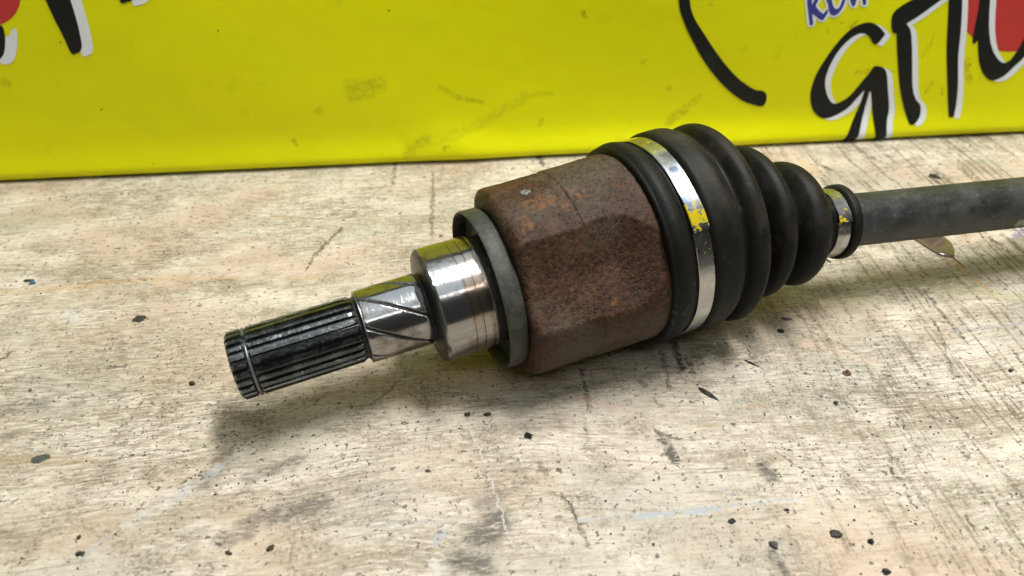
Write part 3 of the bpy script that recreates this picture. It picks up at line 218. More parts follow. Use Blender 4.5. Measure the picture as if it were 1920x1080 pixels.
CHIPS=[
((-0.1839, 0.2858), 0.00369, 0.00348, 0.00029, 0, 'grease', 'flat blackish grease blob on the wood left of the splined end') ,
((-0.1906, 0.1984), 0.00409, 0.0031, 0.00024, 10, 'greyp', 'flat grey flake lying at the left edge of the table') ,
((-0.2513, 0.3147), 0.00154, 0.00168, 0.00123, 0, 'blue', 'tiny blue bead near the left edge of the table') ,
((-0.2551, 0.3166), 0.00225, 0.00118, 0.00046, 0, 'grease', 'dark speck right beside the tiny blue bead') ,
((-0.0192, 0.2223), 0.00251, 0.00247, 0.00101, 0, 'brown', 'dark brown crumb in front of the dust shield, with a smaller black one beside it') ,
((-0.0107, 0.2223), 0.00206, 0.00123, 0.00075, 0, 'grease', 'small black crumb right of the dark brown crumb in front of the shield') ,
((0.0071, 0.2098), 0.00166, 0.00266, 0.00122, 60, 'black', 'black curled crumb alone in the middle of the table foreground') ,
((0.086, 0.2349), 0.00683, 0.0017, 0.00065, -52, 'black', 'long black sliver lying in front of the wide clamp band') ,
((0.1524, 0.2476), 0.00243, 0.00233, 0.0012, 0, 'rust', 'reddish brown crumb right of the drive shaft in the open table') ,
((0.1352, 0.2854), 0.00356, 0.00127, 0.00072, -10, 'greyp', 'flat dark splinter just below the rubber bellows') ,
((0.13, 0.2762), 0.00155, 0.0014, 0.001, 0, 'black', 'round black crumb under the flat dark splinter near the bellows') ,
((0.1105, 0.2539), 0.00443, 0.00059, 0.00041, -40, 'black', 'thin black needle of swarf below the bellows') ,
((0.1409, 0.2288), 0.00139, 0.00153, 0.00089, 0, 'greyp', 'dark grey crumb in front of the reddish brown crumb') ,
((0.095, 0.1589), 0.00193, 0.00209, 0.00106, 0, 'greyp', 'grey crumb at the bottom edge right of centre') ,
((0.1039, 0.174), 0.00131, 0.00109, 0.00078, 0, 'black', 'angular black crumb right of the white scratch end') ,
((0.082, 0.169), 0.00149, 0.00119, 0.00077, 0, 'black', 'black crumb just below the pale blue scratch') ,
((0.1193, 0.164), 0.00235, 0.00212, 0.00086, 20, 'grease', 'largest dark crumb cluster near the bottom right') ,
((0.1304, 0.1604), 0.00117, 0.00128, 0.00085, 0, 'black', 'round black crumb right of the dark crumb cluster') ,
((0.1316, 0.1481), 0.00225, 0.00157, 0.00082, 0, 'black', 'black crumb cut by the bottom edge of the picture') ,
((-0.1431, 0.2408), 0.00131, 0.00143, 0.00118, 0, 'brown', 'round brown seed-like crumb left of the splined end') ,
((-0.155, 0.1552), 0.00191, 0.00126, 0.00063, 25, 'grease', 'elongated dark flake near the bottom left corner') ,
((-0.0871, 0.1578), 0.00164, 0.0015, 0.00074, 35, 'brown', 'larger brown flake left of the bottom centre') ,
((-0.1016, 0.1557), 0.00153, 0.00115, 0.00063, -15, 'brown', 'smaller brown flake left of the larger one at the bottom') ,
((-0.1585, 0.1622), 0.00088, 0.00105, 0.00075, 0, 'rust', 'tiny rust red crumb above the elongated dark flake') ,
((0.0513, 0.1591), 0.00077, 0.00093, 0.00064, 0, 'rust', 'small rust brown crumb below the pale blue scratch') ,
((0.1724, 0.3343), 0.0032, 0.0007, 0.00064, -60, 'black', 'thin black bristle poking out below the narrow clamp band') ,
((0.2277, 0.2493), 0.00122, 0.00117, 0.0008, 0, 'greyp', 'grey green crumb near the right edge of the table') ,
((-0.0335, 0.1922), 0.00095, 0.00178, 0.0007, 80, 'greyp', 'upright grey crumb below the steel collar in the foreground') ,
((0.2713, 0.4261), 0.0041, 0.00246, 0.00094, -30, 'black', 'dark chip on the table behind the shaft bar') ,
]
PUD= [(0.2258, 0.3602), (0.2291, 0.3522), (0.2305, 0.3485), (0.233, 0.3433), (0.2363, 0.3392), (0.2409, 0.3372), (0.2441, 0.3403), (0.2463, 0.3464), (0.2474, 0.3522), (0.2459, 0.3575), (0.243, 0.3613), (0.2353, 0.3646)]
TRAIL= [(0.242, 0.3377), (0.2424, 0.3347), (0.2433, 0.3318), (0.2443, 0.3284)]
# ---------------------------------------------------------------- node helpers
class NT:
    def __init__(s, tree): s.t = tree; s.dim = '3D'
    def n(s, typ, ins=None, **props):
        nd = s.t.nodes.new(typ)
        for k, v in props.items(): setattr(nd, k, v)
        for k, v in (ins or {}).items():
            sock = nd.inputs[k]
            if isinstance(v, bpy.types.NodeSocket): s.t.links.new(v, sock)
            else:
                if isinstance(v, (tuple, list)) and sock.type == 'RGBA' and len(v) == 3: v = (*v, 1)
                sock.default_value = v
        return nd
    def math(s, op, a, b=0.0, c=None, clamp=False):
        d = {0: a, 1: b}
        if c is not None: d[2] = c
        return s.n('ShaderNodeMath', d, operation=op, use_clamp=clamp).outputs[0]
    def vec(s, op, a, b=(0, 0, 0)):
        nd = s.n('ShaderNodeVectorMath', {0: a, 1: b}, operation=op)
        return nd.outputs['Value'] if op in ('DOT_PRODUCT', 'LENGTH', 'DISTANCE') else nd.outputs[0]
    def mapr(s, v, a, b, c=0.0, d=1.0, smooth=True):
        return s.n('ShaderNodeMapRange', {0: v, 1: a, 2: b, 3: c, 4: d}, interpolation_type='SMOOTHSTEP' if smooth else 'LINEAR').outputs[0]
    def noise(s, vec, scale, detail=4.0, rough=0.55, dist=0.0):
        return s.n('ShaderNodeTexNoise', {'Vector': vec, 'Scale': scale, 'Detail': detail, 'Roughness': rough, 'Distortion': dist}, noise_dimensions=s.dim).outputs['Fac']
    def scale(s, vec, sc): return s.vec('MULTIPLY', vec, sc)
    def mix(s, f, a, b, mode='MIX'):
        nd = s.n('ShaderNodeMix', None, data_type='RGBA', blend_type=mode)
        for i, v in ((0, f), (6, a), (7, b)):
            if isinstance(v, bpy.types.NodeSocket): s.t.links.new(v, nd.inputs[i])
            else: nd.inputs[i].default_value = (*v, 1) if isinstance(v, tuple) and len(v) == 3 else v
        return nd.outputs[2]
    def bump(s, h, strength, dist, normal=None):
        d = {'Height': h, 'Strength': strength, 'Distance': dist}
        if normal is not None: d['Normal'] = normal
        return s.n('ShaderNodeBump', d).outputs[0]
def mat(name):
    m = bpy.data.materials.new(name); m.use_nodes = True
    t = NT(m.node_tree); b = m.node_tree.nodes['Principled BSDF']
    co = t.n('ShaderNodeTexCoord')
    def out(**kw):
        for k, v in kw.items():
            k = {'color': 'Base Color', 'rough': 'Roughness', 'metal': 'Metallic', 'normal': 'Normal', 'coat': 'Coat Weight', 'coat_rough': 'Coat Roughness', 'spec': 'Specular IOR Level', 'trans': 'Transmission Weight', 'ior': 'IOR', 'aniso': 'Anisotropic'}[k]
            if isinstance(v, bpy.types.NodeSocket): m.node_tree.links.new(v, b.inputs[k])
            else: b.inputs[k].default_value = (*v, 1) if isinstance(v, tuple) else v
    return m, t, co.outputs['Object'], out
# distance-to-segment mask, shared by every stain, scratch and the painted spline tip shadow
def mark_group():
    g = bpy.data.node_groups.new('stain_shade_mark', 'ShaderNodeTree')
    for nm, ty in (('P', 'NodeSocketVector'), ('A', 'NodeSocketVector'), ('BA', 'NodeSocketVector'), ('Inv', 'NodeSocketFloat'), ('W', 'NodeSocketFloat'), ('S', 'NodeSocketFloat'), ('Prev', 'NodeSocketFloat'), ('Order', 'NodeSocketFloat')):
        g.interface.new_socket(nm, in_out='INPUT', socket_type=ty)
    g.interface.new_socket('Mask', in_out='OUTPUT', socket_type='NodeSocketFloat')
    t = NT(g); i = t.n('NodeGroupInput'); o = t.n('NodeGroupOutput')
    # chained on the mark before it (Order) so that only one is evaluated at a time
    po = t.n('ShaderNodeVectorMath', {0: i.outputs['Order'], 1: (1e-9, 1e-9, 1e-9), 2: i.outputs['P']}, operation='MULTIPLY_ADD').outputs[0]
    pa = t.vec('SUBTRACT', po, i.outputs['A'])
    h = t.math('MULTIPLY', t.vec('DOT_PRODUCT', pa, i.outputs['BA']), i.outputs['Inv'], clamp=True)
    sc = t.n('ShaderNodeVectorMath', {0: i.outputs['BA'], 'Scale': h}, operation='SCALE').outputs[0]
    dd = t.vec('DISTANCE', pa, sc)
    q = t.math('DIVIDE', dd, i.outputs['W'])
    g.links.new(t.math('MAXIMUM', t.mapr(q, 1.15, 0.25, 0.0, i.outputs['S']), i.outputs['Prev']), o.inputs[0])
    return g
MARK = mark_group()
def marks(t, P, rows, plane, c, brk, pal):
    """mix every stain and painted shadow into colour c, one colour after the other"""
    order = None
    for key in pal:
        prev = None
        for a, b, w, k, s in rows:
            if k != key: continue
            if plane == 'xz': A = Vector((a[0], 0, a[1])); B = Vector((b[0], 0, b[1]))
            else: A = Vector((a[0], a[1], 0)); B = Vector((b[0], b[1], 0))
            BA = B - A
            g = t.n('ShaderNodeGroup'); g.node_tree = MARK
            t.t.links.new(P, g.inputs['P'])
            g.inputs['A'].default_value = A; g.inputs['BA'].default_value = BA
            g.inputs['Inv'].default_value = 1 / max(BA.length_squared, 1e-9)
            g.inputs['W'].default_value = w * 1.2; g.inputs['S'].default_value = min(.95, s * (1.35 if plane == 'xy' else .8))
            if prev is not None: t.t.links.new(prev, g.inputs['Prev'])
            if order is not None: t.t.links.new(order, g.inputs['Order'])
            prev = order = g.outputs[0]
        if prev is not None: c = t.mix(t.math('MULTIPLY', prev, brk), c, pal[key])
    return c

# ---------------------------------------------------------------- materials
def m_wood(rows):
    m, t, P, out = mat('bare_wood_top')
    flat = t.scale(P, (1, 1, 0)); t.dim = '2D'
    warp = t.n('ShaderNodeTexNoise', {'Vector': flat, 'Scale': 5.0, 'Detail': 2.0}, noise_dimensions='2D').outputs['Color']
    wv = t.vec('ADD', flat, t.scale(t.vec('SUBTRACT', warp, (.5, .5, .5)), (0, .030, 0)))
    g1 = t.noise(t.scale(wv, (4, 42, 1)), 1.0, 4, .65)
    g2 = t.noise(t.scale(wv, (120, 760, 1)), 1.0, 4, .72)
    g3 = t.noise(t.scale(wv, (330, 1500, 1)), 1.0, 2, .65)
    g4 = t.noise(t.scale(wv, (20, 520, 1)), 1.0, 4, .75)
    iso = t.noise(flat, 620, 3, .7)
    big = t.noise(flat, 7.5, 5, .65)
    mid = t.noise(t.scale(flat, (30, 55, 1)), 1.0, 6, .74)
    sepx = t.n('ShaderNodeSeparateXYZ', {0: P}).outputs
    c = t.mix(t.mapr(g1, .36, .64), (.50, .445, .36), (.66, .615, .535))
    c = t.mix(t.mapr(mid, .48, .64, 0, .8), c, (.76, .715, .635))
    c = t.mix(t.mapr(mid, .50, .36, 0, .5), c, (.45, .395, .305))
    c = t.mix(t.mapr(g2, .52, .68, 0, .7), c, (.84, .80, .73))
    c = t.mix(t.mapr(g2, .46, .30, 0, .58), c, (.31, .265, .20))
    c = t.mix(t.mapr(g3, .42, .28, 0, .42), c, (.20, .17, .125))
    c = t.mix(t.mapr(g4, .43, .32, 0, .70), c, (.25, .21, .15))
    c = t.mix(t.mapr(iso, .37, .27, 0, .38), c, (.14, .12, .09))
    # pinkish, tan and greenish tints of old whitewash
    c = t.mix(t.mapr(t.noise(t.scale(flat, (8, 15, 1)), 1.0, 3), .47, .64, 0, .62), c, (.60, .475, .37))
    c = t.mix(t.mapr(t.noise(t.vec('ADD', t.scale(flat, (11, 17, 1)), (7, 3, 0)), 1.0, 3), .50, .68, 0, .50), c, (.50, .50, .43))
    # grey grime in blotches, broken up by the fibres
    gr = t.math('MULTIPLY', t.mapr(big, .47, .64), t.mapr(g2, .62, .38))
    c = t.mix(t.math('MULTIPLY', gr, .48), c, (.18, .16, .125))
    gr2 = t.math('MULTIPLY', t.mapr(mid, .50, .36), t.mapr(iso, .56, .40))
    c = t.mix(t.math('MULTIPLY', gr2, .48), c, (.13, .112, .085))
    # saw marks across the grain, stronger towards the right end
    sk = t.vec('ADD', flat, t.scale(t.vec('SUBTRACT', warp, (.5, .5, .5)), (.015, 0, 0)))
    saw = t.noise(t.scale(sk, (260, 17, 1)), 1.0, 2, .6)
    sawm = t.math('MULTIPLY', t.mapr(saw, .56, .66), t.mapr(iso, .40, .58))
    reg = t.mapr(sepx[0], .02, .26, .10, .95)
    c = t.mix(t.math('MULTIPLY', sawm, reg), c, (.115, .10, .07))
    saw2 = t.noise(t.vec('ADD', t.scale(sk, (420, 9, 1)), (3, 9, 0)), 1.0, 2, .5)
    c = t.mix(t.math('MULTIPLY', t.math('MULTIPLY', t.mapr(saw2, .60, .68), t.mapr(mid, .60, .44, .05, 1)), t.math('MULTIPLY', reg, .8)), c, (.20, .17, .12))
    c = t.mix(1.0, c, (.93, .90, .845), 'MULTIPLY')
    # named stains and scratches, and the painted shadow of the spline tip
    pw = t.n('ShaderNodeTexNoise', {'Vector': flat, 'Scale': 260.0, 'Detail': 3.0, 'Roughness': .65}, noise_dimensions='2D').outputs['Color']
    PD = t.vec('ADD', flat, t.scale(t.vec('SUBTRACT', pw, (.5, .5, .5)), (.0060, .0060, 0)))
    brk = t.mapr(t.noise(t.scale(flat, (180, 700, 1)), 1.0, 4, .7), .34, .52, .25, 1.0)
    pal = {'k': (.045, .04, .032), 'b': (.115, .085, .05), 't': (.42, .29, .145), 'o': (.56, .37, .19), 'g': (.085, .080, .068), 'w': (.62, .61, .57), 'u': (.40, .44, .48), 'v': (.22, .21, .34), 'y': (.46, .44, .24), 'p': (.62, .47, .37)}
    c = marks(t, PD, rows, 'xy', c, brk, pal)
    # fine ground-in specks
    v = t.n('ShaderNodeTexVoronoi', {'Vector': t.scale(PD, (1, 1.3, 1)), 'Scale': 210.0, 'Randomness': 1.0}, voronoi_dimensions='2D').outputs
    rnd = t.n('ShaderNodeSeparateColor', {0: v['Color']}).outputs[0]
    sp = t.math('MULTIPLY', t.mapr(v['Distance'], .20, .11), t.mapr(rnd, .62, .66))
    sp = t.math('MULTIPLY', sp, t.mapr(mid, .40, .58, .25, 1.0))
    c = t.mix(t.math('MULTIPLY', sp, .82), c, (.045, .04, .033))
    v2 = t.n('ShaderNodeTexVoronoi', {'Vector': PD, 'Scale': 520.0}, voronoi_dimensions='2D').outputs
    rnd2 = t.n('ShaderNodeSeparateColor', {0: v2['Color']}).outputs[1]
    sp2 = t.math('MULTIPLY', t.mapr(v2['Distance'], .26, .12), t.mapr(rnd2, .66, .70))
    c = t.mix(t.math('MULTIPLY', sp2, t.mapr(big, .40, .6, .3, .85)), c, (.075, .066, .05))
    hgt = t.math('ADD', t.math('MULTIPLY', g2, .7), t.math('MULTIPLY', g3, .5))
    b = t.bump(hgt, .6, .0010)
    out(color=c, rough=t.mapr(g1, .3, .7, .52, .70, False), spec=.35, normal=b)
    return m
def m_yellow(rows):
    m, t, P, out = mat('yellow_printed_vinyl')
    pw = t.n('ShaderNodeTexNoise', {'Vector': P, 'Scale': 150.0, 'Detail': 4.0}).outputs['Color']
    PD = t.vec('ADD', t.scale(P, (1, 0, 1)), t.scale(t.vec('SUBTRACT', pw, (.5, .5, .5)), (.005, 0, .005)))
    c = (.78, .80, .002)
    c = t.mix(t.mapr(t.noise(P, 7, 3), .45, .7, 0, .16), c, (.80, .785, .006))
    c = t.mix(t.mapr(t.noise(P, 30, 5, .7), .60, .78, 0, .22), c, (.33, .32, .01))
    brk = t.mapr(t.noise(P, 320, 4, .7), .36, .58, .25, 1.0)
    c = marks(t, PD, rows, 'xz', c, brk, {'d': (.16, .145, .01), 'k': (.04, .035, .012), 'o': (.22, .10, .008)})
    v = t.n('ShaderNodeTexVoronoi', {'Vector': P, 'Scale': 90.0}).outputs
    rnd = t.n('ShaderNodeSeparateColor', {0: v['Color']}).outputs[0]
    c = t.mix(t.math('MULTIPLY', t.mapr(v['Distance'], .085, .05), t.mapr(rnd, .80, .83, 0, .65)), c, (.11, .10, .015))
    b = t.bump(t.noise(P, 26, 3), .25, .004)
    b = t.bump(t.noise(P, 1500, 2), .10, .0004, b)
    out(color=c, rough=t.mapr(t.noise(P, 40, 4), .3, .7, .40, .55, False), spec=.2, normal=b)
    return m
def m_ink(name, col):
    m, t, P, out = mat(name)
    c = t.mix(t.mapr(t.noise(P, 60, 4, .65), .55, .8, 0, .30), col, tuple(x * .75 + .045 for x in col))
    out(color=c, rough=.48, spec=.2, normal=t.bump(t.noise(P, 1500, 2), .10, .0004))
    return m
def m_steel(name, stain=.72, rough=.11):
    m, t, P, out = mat(name)
    at = t.n('ShaderNodeAttribute', None, attribute_name='grease').outputs['Fac']
    wr = t.n('ShaderNodeAttribute', None, attribute_name='wear_or_shade').outputs['Fac']
    n1 = t.noise(P, 95, 5, .65); n2 = t.noise(P, 420, 4, .7); n3 = t.noise(P, 28, 4, .6)
    c = t.mix(t.mapr(n1, .46, .68, 0, stain), (.34, .345, .35), (.10, .074, .048))
    c = t.mix(t.mapr(n2, .62, .72, 0, .75), c, (.07, .055, .04))
    c = t.mix(t.math('MULTIPLY', wr, t.mapr(n3, .35, .6, .4, 1)), c, (.36, .25, .165))  # brown wear, plus the shading painted on the lower half
    c = t.mix(at, c, (.010, .011, .011))
    rg = t.math('ADD', t.mapr(n1, .35, .75, rough, rough + .14), t.math('MULTIPLY', at, .16))
    brush = t.noise(t.scale(P, (2600, 60, 60)), 1.0, 3)
    bn = t.bump(brush, .22, .0002)
    bn = t.bump(t.math('MULTIPLY', n2, at), .8, .0012, bn)
    out(color=c, rough=rg, metal=t.mapr(at, 0, 1, .96, .15), normal=bn)
    return m
def m_spline():
    m, t, P, out = mat('oily_dark_steel')
    at = t.n('ShaderNodeAttribute', None, attribute_name='grease').outputs['Fac']
    n1 = t.noise(P, 130, 5, .65); n2 = t.noise(t.scale(P, (1700, 120, 120)), 1.0, 3)
    c = t.mix(t.mapr(n1, .42, .70), (.026, .030, .032), (.125, .14, .15))
    c = t.mix(t.mapr(t.noise(P, 300, 4, .7), .58, .72, 0, .7), c, (.02, .018, .015))
    c = t.mix(t.math('MULTIPLY', at, .8), c, (.009, .010, .010))
    bn = t.bump(n2, .6, .0004)
    bn = t.bump(t.noise(P, 700, 3), .45, .0008, bn)
    out(color=c, rough=t.mapr(n1, .3, .7, .18, .34, False), metal=t.mapr(at, 0, 1, .9, .2), normal=bn, coat=1.0, coat_rough=.05)
    return m
def m_zinc():
    m, t, P, out = mat('dull_grey_zinc_shield')
    n1 = t.noise(P, 160, 5, .7); n2 = t.noise(P, 45, 4)
    c = t.mix(t.mapr(n1, .4, .65), (.036, .040, .032), (.068, .073, .061))
    c = t.mix(t.mapr(n2, .5, .7, 0, .6), c, (.10, .085, .055))
    c = t.mix(t.mapr(t.noise(P, 700, 3), .66, .74, 0, .6), c, (.19, .18, .15))
    out(color=c, rough=.58, metal=.35, normal=t.bump(n1, .35, .0008))
    return m
def m_rust():
    m, t, P, out = mat('rusted_cast_steel')
    n1 = t.noise(P, 70, 6, .68); n2 = t.noise(P, 520, 5, .74); n3 = t.noise(P, 30, 5, .6); n4 = t.noise(t.vec('ADD', P, (3, 1, 2)), 48, 5, .65)
    c = t.mix(t.mapr(n2, .34, .66), (.014, .0065, .0038), (.082, .036, .018))
    c = t.mix(t.mapr(n1, .50, .66, 0, .6), c, (.105, .056, .032))
    c = t.mix(t.math('MULTIPLY', t.mapr(n3, .47, .64, 0, .85), t.mapr(n2, .40, .60, .35, 1)), c, (.080, .070, .050))          # bare greyish scale
    c = t.mix(t.math('MULTIPLY', t.mapr(n4, .62, .76, 0, .7), t.mapr(n2, .46, .62)), c, (.26, .105, .03))   # bright orange rust
    v = t.n('ShaderNodeTexVoronoi', {'Vector': P, 'Scale': 640.0}).outputs
    rv = t.n('ShaderNodeSeparateColor', {0: v['Color']}).outputs[0]
    pit = t.math('MULTIPLY', t.mapr(v['Distance'], .40, .12), t.mapr(rv, .45, .6))
    c = t.mix(t.math('MULTIPLY', pit, .6), c, (.022, .012, .009))
    og = t.n('ShaderNodeAttribute', None, attribute_name='orange').outputs['Fac']
    c = t.mix(t.math('MULTIPLY', t.mapr(t.math('ADD', og, t.math('MULTIPLY', t.math('SUBTRACT', n1, .5), 3.0)), .42, .75, 0, .75), t.mapr(n2, .44, .60, .1, 1)), c, (.190, .080, .026))
    gl = t.n('ShaderNodeAttribute', None, attribute_name='wear_or_shade').outputs['Fac']
    c = t.mix(t.math('MULTIPLY', t.mapr(gl, .35, .6), t.mapr(n2, .44, .56)), c, (.20, .22, .22))
    hh = t.math('ADD', t.math('MULTIPLY', n2, 1.0), t.math('MULTIPLY', pit, -.5))
    bn = t.bump(hh, .75, .0007)
    bn = t.bump(t.noise(P, 1500, 3, .7), .4, .0002, bn)
    out(color=c, rough=t.mapr(n2, .3, .7, .42, .70, False), metal=.0, spec=.28, normal=bn)
    return m
def m_rubber():
    m, t, P, out = mat('black_rubber')
    n1 = t.noise(P, 55, 5, .65); n2 = t.noise(P, 480, 4, .7)
    du = t.n('ShaderNodeAttribute', None, attribute_name='wear_or_shade').outputs['Fac']
    c = t.mix(t.mapr(n1, .42, .70), (.0045, .005, .0042), (.0095, .0095, .0075))
    c = t.mix(t.math('MULTIPLY', du, t.mapr(n1, .38, .66, .1, .75)), c, (.060, .050, .036))
    c = t.mix(t.mapr(n2, .68, .76, 0, .6), c, (.085, .078, .062))
    v = t.n('ShaderNodeTexNoise', {'Vector': P, 'Scale': 120.0, 'Detail': 6.0, 'Roughness': .75, 'Distortion': 1.5}).outputs['Fac']
    c = t.mix(t.math('MULTIPLY', t.mapr(v, .59, .68), t.mapr(n1, .46, .60, 0, .55)), c, (.085, .095, .10))
    bn = t.bump(t.noise(P, 900, 4), .28, .0005)
    out(color=c, rough=t.mapr(n1, .3, .7, .48, .66, False), spec=.2, normal=bn)
    return m
def m_band():
    m, t, P, out = mat('bright_clamp_strip')
    uv = t.n('ShaderNodeUVMap', None, uv_map='UVMap').outputs[0]
    n1 = t.noise(P, 75, 5, .65); n2 = t.noise(P, 380, 4, .7)
    c = t.mix(t.mapr(n1, .50, .72, 0, .55), (.50, .51, .52), (.20, .18, .155))
    c = t.mix(t.mapr(n2, .66, .74, 0, .8), c, (.07, .06, .05))
    pa = t.n('ShaderNodeAttribute', None, attribute_name='wear_or_shade').outputs['Fac']
    pm = t.mapr(t.math('ADD', pa, t.math('MULTIPLY', t.math('SUBTRACT', t.noise(P, 330, 4, .7), .5), 4.0)), .52, .60)
    bl = t.n('ShaderNodeAttribute', None, attribute_name='blue').outputs['Fac']
    c = t.mix(t.mapr(t.math('ADD', bl, t.math('MULTIPLY', t.math('SUBTRACT', n1, .5), 1.6)), .45, .75, 0, .8), c, (.10, .15, .25))
    c = t.mix(pm, c, (.58, .46, .012))
    bn = t.bump(t.noise(P, 48, 2, .5), .45, .0022)
    out(color=c, rough=t.mapr(n1, .3, .75, .17, .38, False), metal=t.math('SUBTRACT', 1.0, t.math('MULTIPLY', pm, .85)), normal=bn)
    return m
def m_bar():
    m, t, P, out = mat('worn_grey_shaft_paint')
    n1 = t.noise(P, 60, 6, .68); n2 = t.noise(t.scale(P, (60, 260, 260)), 1.0, 4, .6); n3 = t.noise(t.vec('ADD', t.scale(P, (.6, 1.6, 1.6)), (2, 5, 1)), 60, 6, .7)
    c = t.mix(t.mapr(n1, .38, .66), (.028, .032, .029), (.066, .073, .069))
    c = t.mix(t.mapr(n3, .52, .70, 0, .5), c, (.056, .066, .076))
    c = t.mix(t.mapr(n2, .56, .72, 0, .5), c, (.085, .076, .052))
    c = t.mix(t.mapr(t.noise(t.scale(P, (40, 1400, 1400)), 1.0, 3), .62, .70, 0, .5), c, (.11, .115, .105))
    c = t.mix(t.mapr(t.noise(P, 240, 4, .7), .64, .72, 0, .7), c, (.19, .165, .12))
    c = t.mix(t.mapr(t.noise(t.vec('ADD', P, (9, 1, 4)), 90, 4, .7), .60, .70, 0, .7), c, (.02, .018, .014))
    sm = t.n('ShaderNodeAttribute', None, attribute_name='wear_or_shade').outputs['Fac']
    c = t.mix(t.math('MULTIPLY', t.mapr(sm, .35, .6), t.mapr(t.noise(P, 300, 4, .7), .36, .52)), c, (.30, .29, .25))
    out(color=c, rough=t.mapr(n1, .3, .7, .36, .55, False), metal=.35, spec=.5, normal=t.bump(t.noise(P, 420, 5, .7), .35, .0008))
    return m
def m_chip(name, col, rough=.7):
    m, t, P, out = mat(name)
    c = t.mix(t.mapr(t.noise(P, 900, 4), .35, .7), tuple(x * .6 for x in col), tuple(x * 1.35 for x in col))
    out(color=c, rough=rough, normal=t.bump(t.noise(P, 1600, 3), .6, .0006))
    return m
def m_oil():
    m, t, P, out = mat('brown_gear_oil')
    c = t.mix(t.noise(P, 90, 3), (.085, .062, .045), (.15, .115, .085))
    out(color=c, rough=.035, spec=.6, coat=.5, coat_rough=.02)
    return m
MAT = dict(black=m_ink('black_ink', (.012, .0135, .012)), white=m_ink('white_ink', (.80, .86, .92)),
           red=m_ink('red_ink', (.56, .050, .045)), blue=m_ink('blue_ink', (.055, .060, .30)),
           steel=m_steel('polished_steel'), spline=m_spline(), zinc=m_zinc(), rust=m_rust(), rubber=m_rubber(), band=m_band(), bar=m_bar(),
           wire=m_steel('clip_wire_steel', .4, .22), oil=m_oil(),
           c_black=m_chip('black_debris', (.012, .012, .012), .5), c_grease=m_chip('grease_debris', (.030, .030, .026), .55), c_greyp=m_chip('grey_debris', (.075, .078, .068)),
           c_brown=m_chip('brown_debris', (.055, .036, .024)), c_rust=m_chip('rusty_debris', (.13, .055, .032)), c_blue=m_chip('blue_debris', (.08, .17, .30), .35))

# ---------------------------------------------------------------- object helpers
def link(name, me, material, parent=None):
    o = bpy.data.objects.new(name, me); COL.objects.link(o)
    if material is not None: me.materials.append(material)
    if parent is not None: o.parent = parent
    return o
def tag(o, label=None, cat=None, group=None, kind=None):
    for k, v in (('label', label), ('category', cat), ('group', group), ('kind', kind)):
        if v: o[k] = v
    return o
def smooth(me, ang=35):
    me.polygons.foreach_set('use_smooth', [True] * len(me.polygons))
    me.set_sharp_from_angle(angle=R(ang))
def grid_mesh(name, V, closed=True, attrs=None, cap0=False, cap1=False, flip=False, ang=35):
    """V: (rings, segs, 3) -> lofted skin, ring direction closed when asked."""
    n, s, _ = V.shape
    i = np.arange(n - 1)[:, None]; j = np.arange(s if closed else s - 1)[None, :]
    j2 = (j + 1) % s
    F = np.stack([i * s + j, i * s + j2, (i + 1) * s + j2, (i + 1) * s + j], -1).reshape(-1, 4)
    if flip: F = F[:, ::-1]
    faces = [tuple(f) for f in F.tolist()]
    if cap0: faces.append(tuple(range(s))[::(1 if flip else -1)])
    if cap1: faces.append(tuple(range((n - 1) * s, n * s))[::(-1 if flip else 1)])
    me = bpy.data.meshes.new(name); me.from_pydata(V.reshape(-1, 3).tolist(), [], faces); me.update()
    for k, a in (attrs or {}).items():
        at = me.attributes.new(k, 'FLOAT', 'POINT'); at.data.foreach_set('value', np.ascontiguousarray(a, dtype=np.float32).ravel())
    smooth(me, ang)
    return me

# ---------------------------------------------------------------- the table
ANG = R(5.568)
bm = bmesh.new(); bmesh.ops.create_cube(bm, size=1)
for v in bm.verts: v.co = Vector((v.co.x * 2.2 + .1, v.co.y * 1.5 + .1, v.co.z * .04 - .02))
bmesh.ops.bevel(bm, geom=bm.edges[:], offset=.002, segments=2, affect='EDGES')
# the stains and the painted tip shadow are shared out over a grid of material slots so that each patch only carries its own
TX = np.linspace(-.42, .42, 13); TY = np.linspace(-.20, .19, 8)
for x in TX: bmesh.ops.bisect_plane(bm, geom=bm.verts[:] + bm.edges[:] + bm.faces[:], plane_co=(x, 0, 0), plane_no=(1, 0, 0))
for y in TY: bmesh.ops.bisect_plane(bm, geom=bm.verts[:] + bm.edges[:] + bm.faces[:], plane_co=(0, y, 0), plane_no=(0, 1, 0))
def rows_in(rows, x0, x1, y0, y1, pad=.003):
    return [r for r in rows if min(r[0][0], r[1][0]) - r[2] * 1.2 - pad < x1 and max(r[0][0], r[1][0]) + r[2] * 1.2 + pad > x0
            and min(r[0][1], r[1][1]) - r[2] * 1.2 - pad < y1 and max(r[0][1], r[1][1]) + r[2] * 1.2 + pad > y0]
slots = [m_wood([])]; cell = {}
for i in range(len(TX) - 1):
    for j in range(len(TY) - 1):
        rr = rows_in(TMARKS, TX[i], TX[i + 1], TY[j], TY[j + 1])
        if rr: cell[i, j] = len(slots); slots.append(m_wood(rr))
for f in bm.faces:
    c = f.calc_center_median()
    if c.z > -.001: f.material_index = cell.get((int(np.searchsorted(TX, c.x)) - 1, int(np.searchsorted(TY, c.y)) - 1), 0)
me = bpy.data.meshes.new('table_top'); bm.to_mesh(me); bm.free()
for m_ in slots: me.materials.append(m_)
table = link('table_top', me, None); table.location = (0, .3, 0); table.rotation_euler = (0, 0, ANG)
tag(table, 'pale worn wooden table top with stains and saw marks', 'table', kind='structure')

